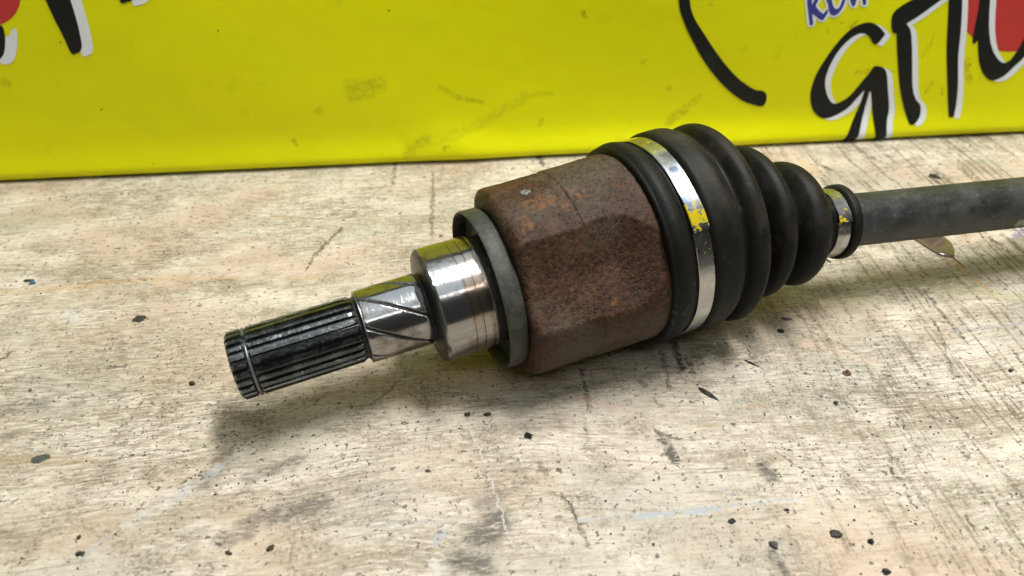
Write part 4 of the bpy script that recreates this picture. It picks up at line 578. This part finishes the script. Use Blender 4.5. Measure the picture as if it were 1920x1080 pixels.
# ---------------------------------------------------------------- the yellow banner
BX, BY = 0.01777, 0.45268
LEAN = R(5)
def ban_y(x, h):
    """depth of the sheet (towards the back) at height h along the lean"""
    y = -0.0032 * math.exp(-((h - .003) / .011) ** 2) * (1 + .45 * math.sin(x * 9 + 1.0)) 
    y += .0016 * math.sin(x * 7.0 + .4) + .0012 * math.sin(x * 17 + h * 22) * min(1, h / .04)
    y += -.0022 * math.exp(-((x + .045 + h * .6) / .022) ** 2) * math.exp(-((h - .012) / .012) ** 2)
    if h < .0065: y += .0065 - math.sqrt(max(0, .0065 ** 2 - (.0065 - h) ** 2))
    return y
banner = bpy.data.objects.new('printed_banner', None); COL.objects.link(banner)
banner.location = (BX, BY, .0006); banner.rotation_euler = (0, 0, ANG)
tag(banner, 'yellow printed banner board with black letters standing behind the drive shaft', 'banner')
def on_banner(x, h, lift): 
    y = ban_y(x, h) - lift
    return (x, y * math.cos(LEAN) + h * math.sin(LEAN), h * math.cos(LEAN) - y * math.sin(LEAN) * 0)
hs = [0, .0004, .001, .0018, .0028, .004, .0055, .007, .009, .011, .013, .016, .019, .022, .026, .03, .035, .042, .05, .06, .075, .09, .11, .14, .18, .23, .28]
xs = np.linspace(-.55, .62, 235)
V = [[on_banner(x, h, 0) for x in xs] for h in hs]
V += [[(x, V[-1][i][1] + .004, V[-1][i][2] + .004) for i, x in enumerate(xs)]]
V += [[(x, .28 * math.sin(LEAN) + .03, V[-2][i][2]) for i, x in enumerate(xs)], [(x, .03, .0) for x in xs], [(x, .012, 0) for x in xs]]
me = grid_mesh('panel', np.array(V)[:, ::-1], closed=False, flip=False, ang=40)
bm = bmesh.new(); bm.from_mesh(me)
nx = len(xs); nr = len(V); bm.verts.ensure_lookup_table()
for col in (0, nx - 1):
    f = [bm.verts[r * nx + col] for r in range(nr)]
    try: bm.faces.new(f)
    except ValueError: pass
bmesh.ops.recalc_face_normals(bm, faces=bm.faces[:])
BXS = np.linspace(-.36, .38, 9); slots = [m_yellow([])]; cell = {}
for i in range(8):
    rr = rows_in(BMARKS, BXS[i] - .006, BXS[i + 1] + .006, -1, 1)
    if rr: cell[i] = len(slots); slots.append(m_yellow(rr))
for f in bm.faces: f.material_index = cell.get(int(np.searchsorted(BXS, f.calc_center_median().x)) - 1, 0)
bm.to_mesh(me); bm.free()
for m_ in slots: me.materials.append(m_)
link('panel', me, None, banner)
for nm, mt, layer, pts in PRINTS:
    bm = bmesh.new()
    cdt = delaunay_2d_cdt([Vector(p) for p in pts], [], [list(range(len(pts)))], 1, 1e-6)
    vs = [bm.verts.new((p[0], 0, p[1])) for p in cdt[0]]
    for f in cdt[2]: bm.faces.new([vs[i] for i in f])
    x0, x1 = min(p[0] for p in pts), max(p[0] for p in pts); z1 = max(p[1] for p in pts); z0 = min(p[1] for p in pts)
    for h in hs[1:-4]:
        if z0 < h < z1: bmesh.ops.bisect_plane(bm, geom=bm.verts[:] + bm.edges[:] + bm.faces[:], plane_co=(0, 0, h), plane_no=(0, 0, 1))
    for x in xs[1:-1]:
        if x0 < x < x1: bmesh.ops.bisect_plane(bm, geom=bm.verts[:] + bm.edges[:] + bm.faces[:], plane_co=(x, 0, 0), plane_no=(1, 0, 0))
    bmesh.ops.delete(bm, geom=[f for f in bm.faces if f.calc_center_median().z < .0005], context='FACES')
    for v in bm.verts: v.co = on_banner(v.co.x, max(v.co.z, 0), .00012 * layer)
    me = bpy.data.meshes.new(nm)
    for f in bm.faces:
        f.normal_update()
        if f.normal.y > 0: f.normal_flip()
    bm.to_mesh(me); bm.free(); smooth(me, 60)
    link(nm, me, MAT[mt], banner)

# ---------------------------------------------------------------- the drive shaft
PHI, TILT = 0.38901182, 0.06981317
AX0 = np.array([0, 0.26105381, 0.0427])                    # point of the stub axis at s = 0
Dx = np.array([math.cos(PHI) * math.cos(TILT), math.sin(PHI) * math.cos(TILT), math.sin(TILT)])
PB, TB = R(13), R(-2)
Db = np.array([math.cos(PB) * math.cos(TB), math.sin(PB) * math.cos(TB), math.sin(TB)])
PIV = AX0 + .06 * Dx
def frame(n):
    n = n / np.linalg.norm(n); ey = np.cross([0, 0, 1], n); ey /= np.linalg.norm(ey); return n, ey, np.cross(n, ey)
root = bpy.data.objects.new('drive_shaft', None); COL.objects.link(root)
ROOT = np.array([AX0[0], AX0[1], 0.0]); root.location = ROOT
root.rotation_euler = (0, 0, PHI)
tag(root, 'rusty car drive shaft with splined steel end and black rubber boot', 'drive shaft')
cP, sP = math.cos(-PHI), math.sin(-PHI)
RZ = np.array([[cP, -sP, 0], [sP, cP, 0], [0, 0, 1]])
def to_local(V): return (V - ROOT) @ RZ.T
def axis_at(a):
    """centre and normal of the shaft at distance a: stub axis, bend inside the bellows, bar axis"""
    S = AX0 + a * Dx; B = PIV + (a - .06) * Db
    x = min(max((a - .082) / (.155 - .082), 0), 1) ** .85
    w = x * x * (3 - 2 * x)
    return (1 - w) * S + w * B, (1 - w) * Dx + w * Db
def rev(name, ss, rf, segs, parent, material, attr=None, cap0=True, cap1=True, th0=0.0, th1=2 * math.pi, bar=False, ang=35):
    """surface of revolution: rf(s array, theta array) -> radius"""
    ss = np.asarray(ss, float); full = abs(th1 - th0 - 2 * math.pi) < 1e-6
    th = np.linspace(th0, th1, segs, endpoint=not full)
    S, T = np.meshgrid(ss, th, indexing='ij'); Rr = rf(S, T)
    V = np.zeros((len(ss), segs, 3))
    for i, s in enumerate(ss):
        c, n = axis_at(s) if not bar else (PIV + (s - .06) * Db, Db)
        n, ey, ez = frame(n)
        V[i] = c + Rr[i][:, None] * (np.cos(th)[:, None] * ey + np.sin(th)[:, None] * ez)
    at = {k: f(S, T) for k, f in (attr or {}).items()}
    me = grid_mesh(name, to_local(V), closed=full, attrs=at, cap0=cap0 and full, cap1=cap1 and full, ang=ang)
    return link(name, me, material, parent)
def prof(keys):
    ks = np.array([k[0] for k in keys]); rs = np.array([k[1] for k in keys])
    return lambda S, T: np.interp(S, ks, rs)
def ss01(x, a, b):
    t = np.clip((x - a) / (b - a), 0, 1); return t * t * (3 - 2 * t)
def vnoise(S, T, seed, fs, ft):
    r = np.random.default_rng(seed); o = np.zeros_like(S)
    for k in range(6):
        o += np.sin(S * fs * r.uniform(.5, 2) + r.uniform(0, 6.3) + round(ft * r.uniform(.4, 2)) * T) / 6
    return o
# splined end ------------------------------------------------------------
NT_ = 24
def spl_r(S, T):
    ph = (T * NT_ / (2 * math.pi)) % 1.0
    tooth = ss01(np.abs(ph - .5), .37, .20)
    r = .01215 + .00185 * tooth
    r = np.minimum(r, np.interp(S, [-.1188, -.1176, -.0700, -.0684], [.0126, .0141, .0141, .0131]))
    g = np.clip((.0013 - np.abs(S + .1116)) / .0005, 0, 1)
    return r * (1 - g) + np.minimum(r, .01215) * g
sp_s = [-.1188, -.1182, -.1176, -.1160, -.1135, -.1129, -.1127, -.1120, -.1112, -.1105, -.1103, -.1097, -.108, -.105, -.10, -.095, -.09, -.085, -.08, -.076, -.073, -.0700, -.0692, -.0684]
def spl_g(S, T):
    ph = (T * NT_ / (2 * math.pi)) % 1.0
    return np.clip(ss01(np.abs(ph - .5), .22, .34) + .8 * ss01(-S, .1120, .1180) + .25 * vnoise(S, T, 4, 200, 3), 0, 1)
rev('splined_end', sp_s, spl_r, NT_ * 24, root, MAT['spline'], {'grease': spl_g}, ang=28)
# wire clip, open at the top
def torus_arc(name, s, Rr, w, th0, th1, material, parent, n=160, m=12):
    c, nn = axis_at(s); nn, ey, ez = frame(nn); th = np.linspace(th0, th1, n); ph = np.linspace(0, 2 * math.pi, m, endpoint=False)
    rad = np.cos(th)[:, None] * ey + np.sin(th)[:, None] * ez
    V = c + rad[:, None, :] * (Rr + w * np.cos(ph))[None, :, None] + (w * np.sin(ph))[None, :, None] * nn
    me = grid_mesh(name, to_local(V), closed=True, attrs={'grease': np.full((n, m), .45)}, cap0=True, cap1=True)
    return link(name, me, material, parent)
torus_arc('circlip', -.1116, .01345, .00062, R(112), R(112 + 338), MAT['wire'], root)
# neck and journal with oil grooves ---------------------------------------
jl, jr_ = -.0684, -.0396
js = np.unique(np.concatenate([np.linspace(jl, jr_, 130), [-.0681, -.0672, -.0668, -.0664, -.0658, -.0412, -.0408]]))
def groove(S, T):
    u = (S + .0662) / (.0412 - .0014 - .0250 + .0102)     # 0..1 along the journal
    base = T - (-R(61)) * (-1) * u                        # helix: falls towards the collar on the near side
    ph = ((base - R(143)) * 7 / (2 * math.pi)) % 1.0
    dd = np.abs(((ph + .5) % 1.0) - .5) * 2 * math.pi / 7 * .0153
    return ss01(dd, .00115, .00055) * (S > -.0664) * (S < -.0410)
def jr_r(S, T):
    r = np.interp(S, [jl, -.0680, -.0672, -.0668, -.0658, -.0412, -.0408, jr_], [.0131, .0130, .0136, .0150, .01535, .01555, .0148, .0148])
    return r - .0008 * groove(S, T)
def jr_g(S, T):
    return np.clip(groove(S, T) * 1.0 + ss01(-S, .0662, .0672) + ss01(S, -.0416, -.0410) + ss01(S + .0022 * vnoise(S, T, 3, 10, 4), -.0432, -.0416), 0, 1)
rev('journal', js, jr_r, 420, root, MAT['steel'], {'grease': jr_g, 'wear_or_shade': lambda S, T: .35 * ss01(np.sin(T), -.1, -.7)}, ang=30)  # brown underside: shading of the lower half painted into the colour
# collar --------------------------------------------------------------------
ck = [(-.0396, .0150), (-.0388, .0196), (-.0386, .0228), (-.0382, .0237), (-.0372, .02485), (-.0262, .02485), (-.0260, .02440), (-.0254, .02440), (-.0252, .0247), (-.0224, .0247), (-.0222, .02425), (-.0216, .02425), (-.0214, .02465), (-.0165, .0247), (-.0164, .0243), (-.0155, .0243), (-.0154, .0236), (-.0070, .0236)]
cs = np.unique(np.array([k[0] for k in ck] + list(np.linspace(-.0372, -.0165, 40))))
def col_g(S, T):
    rag = .0006 * vnoise(S, T, 9, 30, 9)
    return np.clip(ss01(-S + rag, .0369, .0376) * .96 + .9 * ss01(S, -.0168, -.0158), 0, 1)
rev('bearing_collar', cs, prof(ck), 256, root, MAT['steel'], {'grease': col_g, 'wear_or_shade': lambda S, T: ss01(S, -.0268, -.0255) * (.5 + .3 * np.sin(3 * T)) + .35 * ss01(np.sin(T), .1, -.6)}, ang=25)  # brown wear band at the grooves; lower half also has shading painted in
# dust shield -----------------------------------------------------------------
sh = [(-.0082, .0240), (-.0078, .0330), (-.0086, .0338), (-.0143, .0338), (-.0149, .0341), (-.0149, .0347), (-.0140, .03505), (-.0080, .03495), (-.0066, .0340), (-.0062, .0240)]
def ring_loop(name, keys, segs, material, parent, wob=0.0):
    V = np.zeros((len(keys), segs, 3)); th = np.linspace(0, 2 * math.pi, segs, endpoint=False)
    for i, (s, r) in enumerate(keys):
        c, n = axis_at(s); n, ey, ez = frame(n)
        rr = r + wob * (np.sin(2 * th + 1) + .6 * np.sin(5 * th)) * (r > .03)
        V[i] = c + rr[:, None] * (np.cos(th)[:, None] * ey + np.sin(th)[:, None] * ez) + (wob * 1.5 * np.sin(3 * th + 2) * (r > .033))[:, None] * n
    return link(name, grid_mesh(name, to_local(V), ang=40), material, parent)
ring_loop('dust_shield', sh, 192, MAT['zinc'], root, .00012)
# joint housing: three rolled lobes with flats between ------------------------------
FL = [R(149), R(269), R(29)]
def flat_cut(T, R0, d):
    r = np.full_like(T, R0)
    for f in FL:
        c = np.cos(T - f); dl = np.clip(1 - (np.arccos(np.clip(c, -1, 1)) / R(26.5)) ** 2, 0, 1); q = np.where(c > .3, d / np.maximum(c, .3) - .0026 * dl, 9)
        k = .0003; hq = np.clip(.5 + .5 * (r - q) / k, 0, 1)
        r = r * (1 - hq) + q * hq - k * hq * (1 - hq)
    return r
def hous_r(S, T):
    R0 = np.interp(S, [-.0062, -.0060, -.0052, -.0042, -.0030, -.0015, .004, .0235, .0240, .0255, .058], [.0340, .0384, .0396, .0410, .0416, .0418, .0418, .0419, .0423, .0424, .0430])
    dd = np.interp(S, [-.0062, -.0060, -.0052, -.0042, -.0030, -.0015, .004], [.0330, .0352, .0362, .0371, .0374, .0375, .0375])
    dd = dd + ss01(S, .036, .0535) * .0062
    r = np.minimum(R0, 9)
    out = np.zeros_like(S)
    for i in range(S.shape[0]): out[i] = flat_cut(T[i], R0[i, 0], dd[i, 0])
    out += .00013 * vnoise(S, T, 21, 700, 40) + .00010 * vnoise(S, T, 22, 1500, 90) + .00022 * vnoise(S, T, 23, 160, 9)
    out += RNG.normal(0, .00004, S.shape)
    return out
hs_s = np.unique(np.concatenate([[-.0062, -.0060, -.0052, -.0042, -.0030, -.0015, .0235, .0240], np.linspace(-.001, .058, 150)]))
def hous_w(S, T): return np.exp(-((S - .0095) / .0024) ** 2 - ((T - R(88)) / .055) ** 2)
def hous_o(S, T):
    e = lambda s0, t0, ws, wt: np.exp(-((S - s0) / ws) ** 2 - ((T - R(t0)) / wt) ** 2)
    return e(.002, 112, .004, .14) + .9 * e(.010, 100, .007, .10) + .5 * e(.018, 92, .006, .10) + .8 * e(.0285, 172, .003, .07) + .5 * e(.020, 110, .004, .08)
rev('joint_housing', hs_s, hous_r, 420, root, MAT['rust'], {'wear_or_shade': hous_w, 'orange': hous_o}, cap0=True, cap1=True, ang=50)
# rubber boot -----------------------------------------------------------------------
bk = [(.0532, .0432), (.0533, .0448), (.0539, .0455), (.0548, .0457), (.0553, .0452), (.0558, .0455), (.0570, .0463), (.0588, .0466), (.0608, .0463), (.0626, .0456), (.0633, .0449), (.0640, .0448),
      (.0726, .0448), (.0731, .0456), (.0740, .0466), (.0755, .0471), (.0822, .0472), (.0838, .0470), (.0848, .0465), (.0853, .04615), (.0862, .0459), (.0874, .0452), (.0888, .0430), (.0900, .0414),
      (.0912, .0417), (.0928, .0440), (.0950, .0461), (.0975, .0466), (.1000, .0456), (.1022, .0428), (.1042, .0390), (.1062, .0335), (.1080, .0292), (.1093, .0276), (.1106, .0285), (.1128, .0322), (.1152, .0352), (.1178, .0359), (.1203, .0351), (.1224, .0328), (.1244, .0286), (.1262, .0242), (.1275, .0224), (.1290, .0231), (.1312, .0264), (.1338, .0292), (.1365, .0298), (.1392, .0293), (.1420, .0274), (.1446, .0242), (.1470, .0205), (.1490, .0178), (.1508, .0162), (.1525, .0157), (.1540, .0156), (.1606, .0156), (.1609, .0170), (.1616, .0178), (.1630, .0180), (.1645, .0180), (.1652, .0176), (.1656, .0166), (.1656, .0129)]
def catmull(keys, step):
    ks = np.array([k[0] for k in keys]); rs = np.array([k[1] for k in keys])
    ss = []
    for a, b in zip(ks[:-1], ks[1:]):
        n = max(1, int((b - a) / step)); ss += list(np.linspace(a, b, n, endpoint=False))
    ss.append(ks[-1]); ss = np.array(ss)
    m = np.zeros_like(rs)                       # monotone cubic slopes
    dk = np.diff(ks); dk[dk == 0] = 1e-6; d = np.diff(rs) / dk
    for i in range(1, len(rs) - 1):
        m[i] = 0 if d[i - 1] * d[i] <= 0 else 2 * d[i - 1] * d[i] / (d[i - 1] + d[i])
    def f(S, T):
        i = np.clip(np.searchsorted(ks, S, side='right') - 1, 0, len(ks) - 2)
        h = dk[i]; t = np.clip((S - ks[i]) / h, 0, 1)
        return (2*t**3-3*t**2+1)*rs[i] + (t**3-2*t**2+t)*h*m[i] + (-2*t**3+3*t**2)*rs[i+1] + (t**3-t**2)*h*m[i+1]
    return ss, f
bs, bf0 = catmull(bk[:-1], .0006)
bs = np.append(bs, .16562)
def bf(S, T):
    r = bf0(np.minimum(S, .1656), T)
    r = np.where(S > .16561, .0129, r)
    z = (S > .087) & (S < .150)
    r = r + np.where(z, .00035 * np.sin(2 * T + S * 60) + .0002 * np.sin(3 * T + 1), 0)
    # the lip is pushed out a little over the flat of the housing
    lip = np.exp(-((S - .058) / .006) ** 2)
    r = r + lip * .0006 * np.exp(-((np.cos(T - R(176)) - 1) / .02) ** 2)
    # moulding seam on the near side
    r = r + np.where(z, .00025 * np.exp(-((T - R(170)) / .006) ** 2), 0)
    return r
bvals = bf0(bs, bs * 0)
def b_w(S, T):
    pk = bf0(np.minimum(S, .1656), T)
    d2 = np.clip((pk - np.interp(S, [.055, .076, .088, .108, .1275, .155, .166], [.0455, .0455, .0435, .031, .0255, .015, .015])) / .003, 0, 1)
    return np.clip(.35 * d2 * ss01(np.sin(T), -.2, .6) + .5 * np.exp(-((S - .081) / .0035) ** 2) * ss01(np.sin(T), .55, .95), 0, 1)
boot = rev('rubber_boot', bs, bf, 320, root, MAT['rubber'], {'wear_or_shade': b_w}, cap0=True, cap1=True, ang=42)
# clamp bands: overlapped strips, the free end a step on the near side -----------------
def strip(name, s0, s1, r_in, th, start, over, dabs, bar):
    """strip wound once round with an overlap; profile rectangle lofted along the angle"""
    n = 300; T = np.linspace(start, start + 2 * math.pi + over, n)
    V = np.zeros((n, 8, 3)); wear_or_shade = np.zeros((n, 8)); blue = np.zeros((n, 8)); ch = .00025
    for i, t in enumerate(T):
        f = (t - start) / (2 * math.pi)
        ro = r_in + th * 1.7 * ss01(f, .92, 1.0)
        rr = [ro, ro, ro + th - ch, ro + th, ro + th, ro + th - ch]
        pr = [(s0, ro), (s1, ro), (s1, ro + th - ch), (s1 - ch, ro + th), ((s0 + s1) / 2 + .001, ro + th), ((s0 + s1) / 2 - .001, ro + th), (s0 + ch, ro + th), (s0, ro + th - ch)]
        for k, (s, r) in enumerate(pr):
            c, nn = axis_at(s); nn, ey, ez = frame(nn)
            V[i, k] = c + (r + .00012 * math.sin(t * 13) * math.sin(t * 5)) * (math.cos(t) * ey + math.sin(t) * ez) + .00012 * math.sin(t * 4) * nn
        if not bar:
            for tc, tw, sel in ((R(108), R(3.5), [0, 0, 0, .2, 1, 1, .3, 0]), (R(127), R(6), [0, 0, 0, 0, .5, 1, .9, .3])): blue[i] += math.exp(-((t - 2 * math.pi * (t > tc + math.pi) - tc) / tw) ** 2) * np.array(sel)
        for (tc, tw, sel) in dabs:
            dv = ((t - tc + math.pi) % (2 * math.pi)) - math.pi
            wear_or_shade[i] += math.exp(-(dv / tw) ** 2) * np.array(sel)
    me = grid_mesh(name, to_local(V), closed=True, attrs={'wear_or_shade': wear_or_shade, 'blue': blue}, cap0=True, cap1=True, ang=30)
    return link(name, me, MAT['band'], root)
allv = [1] * 8
strip('wide_clamp_band', .0647, .0722, .0450, .0008, R(143.5), .0, [(R(136), R(6), allv), (R(62), R(5), [0, 0, .3, .4, 1, 1, 1, 1])], False)
strip('narrow_clamp_band', .1534, .1601, .0157, .0007, R(146), .0, [(R(146), R(7), [0, 0, 0, 0, 0, .7, .8, .8])], True)
# shaft bar ---------------------------------------------------------------------------
brs = np.concatenate([[.145], np.linspace(.165, .46, 180)])
def bar_w(S, T): return np.exp(-((S - .262) / .0045) ** 4 - ((T - R(198)) / .22) ** 4)
rev('shaft_bar', brs, lambda S, T: np.full_like(S, .0128) + .00005 * vnoise(S, T, 31, 300, 6), 128, root, MAT['bar'], {'wear_or_shade': bar_w}, bar=True)

# ---------------------------------------------------------------- oil drop on the table
def outline_dome(pts, hmax, rings=7):
    p = np.array(pts); 
    q = []                                        # closed Catmull-Rom
    N = len(p)
    for i in range(N):
        p0, p1, p2, p3 = p[i - 1], p[i], p[(i + 1) % N], p[(i + 2) % N]
        for k in range(5):
            t = k / 5; q.append(.5 * (2 * p1 + (p2 - p0) * t + (2 * p0 - 5 * p1 + 4 * p2 - p3) * t * t + (3 * p1 - p0 - 3 * p2 + p3) * t ** 3))
    q = np.array(q); c = q.mean(0); V = []
    for k in range(rings):
        f = 1 - (k / rings) ** 1.8 * .93; z = hmax * (1 - (f) ** 8) ** .5 if k else 0.0
        V.append(np.c_[c + (q - c) * f, np.full(len(q), z)])
    return np.array(V), c
V, c = outline_dome(PUD, .0011)
V[..., :2] -= c
me = grid_mesh('oil_drop', V, cap1=True, ang=80)
o = link('oil_drop', me, MAT['oil']); o.location = (c[0], c[1], .0002)
tag(o, 'glossy brown oil drop on the table under the shaft bar', 'oil drop')
tr = np.array(TRAIL); V = []
for i, p in enumerate(tr):
    d = tr[min(i + 1, len(tr) - 1)] - tr[max(i - 1, 0)]; d /= np.linalg.norm(d); n = np.array([-d[1], d[0]]); w = .0007 * (1 - .22 * i)
    V.append([(*(p + n * w * math.cos(a) - c), max(0, w * .6 * math.sin(a))) for a in np.linspace(0, 2 * math.pi, 10, endpoint=False)])
me = grid_mesh('drip_trail', np.array(V), cap0=True, cap1=True, ang=80)
link('drip_trail', me, MAT['oil'], o)

# ---------------------------------------------------------------- debris lying on the table
def lump(rx, ry, rz, rng, sub=3):
    bm = bmesh.new(); bmesh.ops.create_icosphere(bm, subdivisions=sub, radius=1)
    K = [(Vector(rng.normal(0, 1, 3)) * f, rng.uniform(0, 6.3), a) for f, a in ((1.2, .22), (1.6, .2), (2.6, .14), (3.4, .12), (5, .09), (7, .07), (9, .06))]
    for v in bm.verts:
        n = v.co.copy(); k = 1 + sum(a * math.sin(n.dot(d) + p) for d, p, a in K) + rng.normal(0, .03)
        v.co = Vector((n.x * rx * k, n.y * ry * k, n.z * rz * (1 + 1.3 * (k - 1))))
    for v in bm.verts: v.co.z = max(v.co.z, -rz * .5)
    return bm
for (x, y), rx, ry, rz, ang, mt, label in CHIPS:
    flat = rz < .0006
    bm = lump(rx * .74, ry * .66, max(rz * .9, .0002), RNG)
    me = bpy.data.meshes.new('debris_crumb'); bm.to_mesh(me); bm.free(); smooth(me, 25)
    o = link('debris_crumb', me, MAT['c_' + mt]); o.location = (x, y, max(rz, .00022) * .5); o.rotation_euler = (0, 0, R(ang))
    tag(o, label, 'crumb', 'debris on the table')
# countless fine grit: one object
verts, faces = [], []
octv = np.array([(1, 0, 0), (-1, 0, 0), (0, 1, 0), (0, -1, 0), (0, 0, 1), (0, 0, -1)], float)
octf = [(0, 2, 4), (2, 1, 4), (1, 3, 4), (3, 0, 4), (2, 0, 5), (1, 2, 5), (3, 1, 5), (0, 3, 5)]
def grit(x, y, s):
    b = len(verts); a = RNG.uniform(0, 6.28); el = RNG.uniform(.5, 1.0) if RNG.random() < .8 else .28
    P = octv * np.array([s, s * el, s * .5]) * (1 + RNG.normal(0, .25, (6, 1)))
    ca, sa = math.cos(a), math.sin(a)
    for p in P: verts.append((x + p[0] * ca - p[1] * sa, y + p[0] * sa + p[1] * ca, max(0.00005, p[2] + s * .3)))
    faces.extend([(b + i, b + j, b + k) for i, j, k in octf])
def scatter(n, cx, cy, sx, sy, smin=.00009, smax=.00065, power=3.6):
    for _ in range(n):
        x, y = RNG.normal(cx, sx), RNG.normal(cy, sy)
        if y > BY - .012 + (x - BX) * math.tan(ANG): continue
        grit(x, y, smin + (smax - smin) * RNG.random() ** power)
for _ in range(2300):
    x, y = RNG.uniform(-.33, .38), RNG.uniform(.12, .46)
    if y > BY - .012 + (x - BX) * math.tan(ANG): continue
    grit(x, y, .00009 + .00060 * RNG.random() ** 5)
scatter(420, -.115, .205, .03, .018); scatter(320, -.05, .232, .04, .012); scatter(800, .13, .19, .05, .035); scatter(600, .20, .24, .07, .05)
for (x, y), rx, ry, rz, ang, mt, label in CHIPS:
    if mt in ('black', 'grease', 'brown'): scatter(7, x, y, rx * 1.6 + .001, rx * 1.6 + .001, .0001, .0004, 1.5)
scatter(160, .09, .26, .05, .02); scatter(120, -.16, .18, .04, .02)
me = bpy.data.meshes.new('fine_grit'); me.from_pydata(verts, [], faces); me.update()
o = link('fine_grit', me, MAT['c_grease'])
tag(o, 'fine dark grit scattered over the wooden table top', 'grit', kind='stuff')
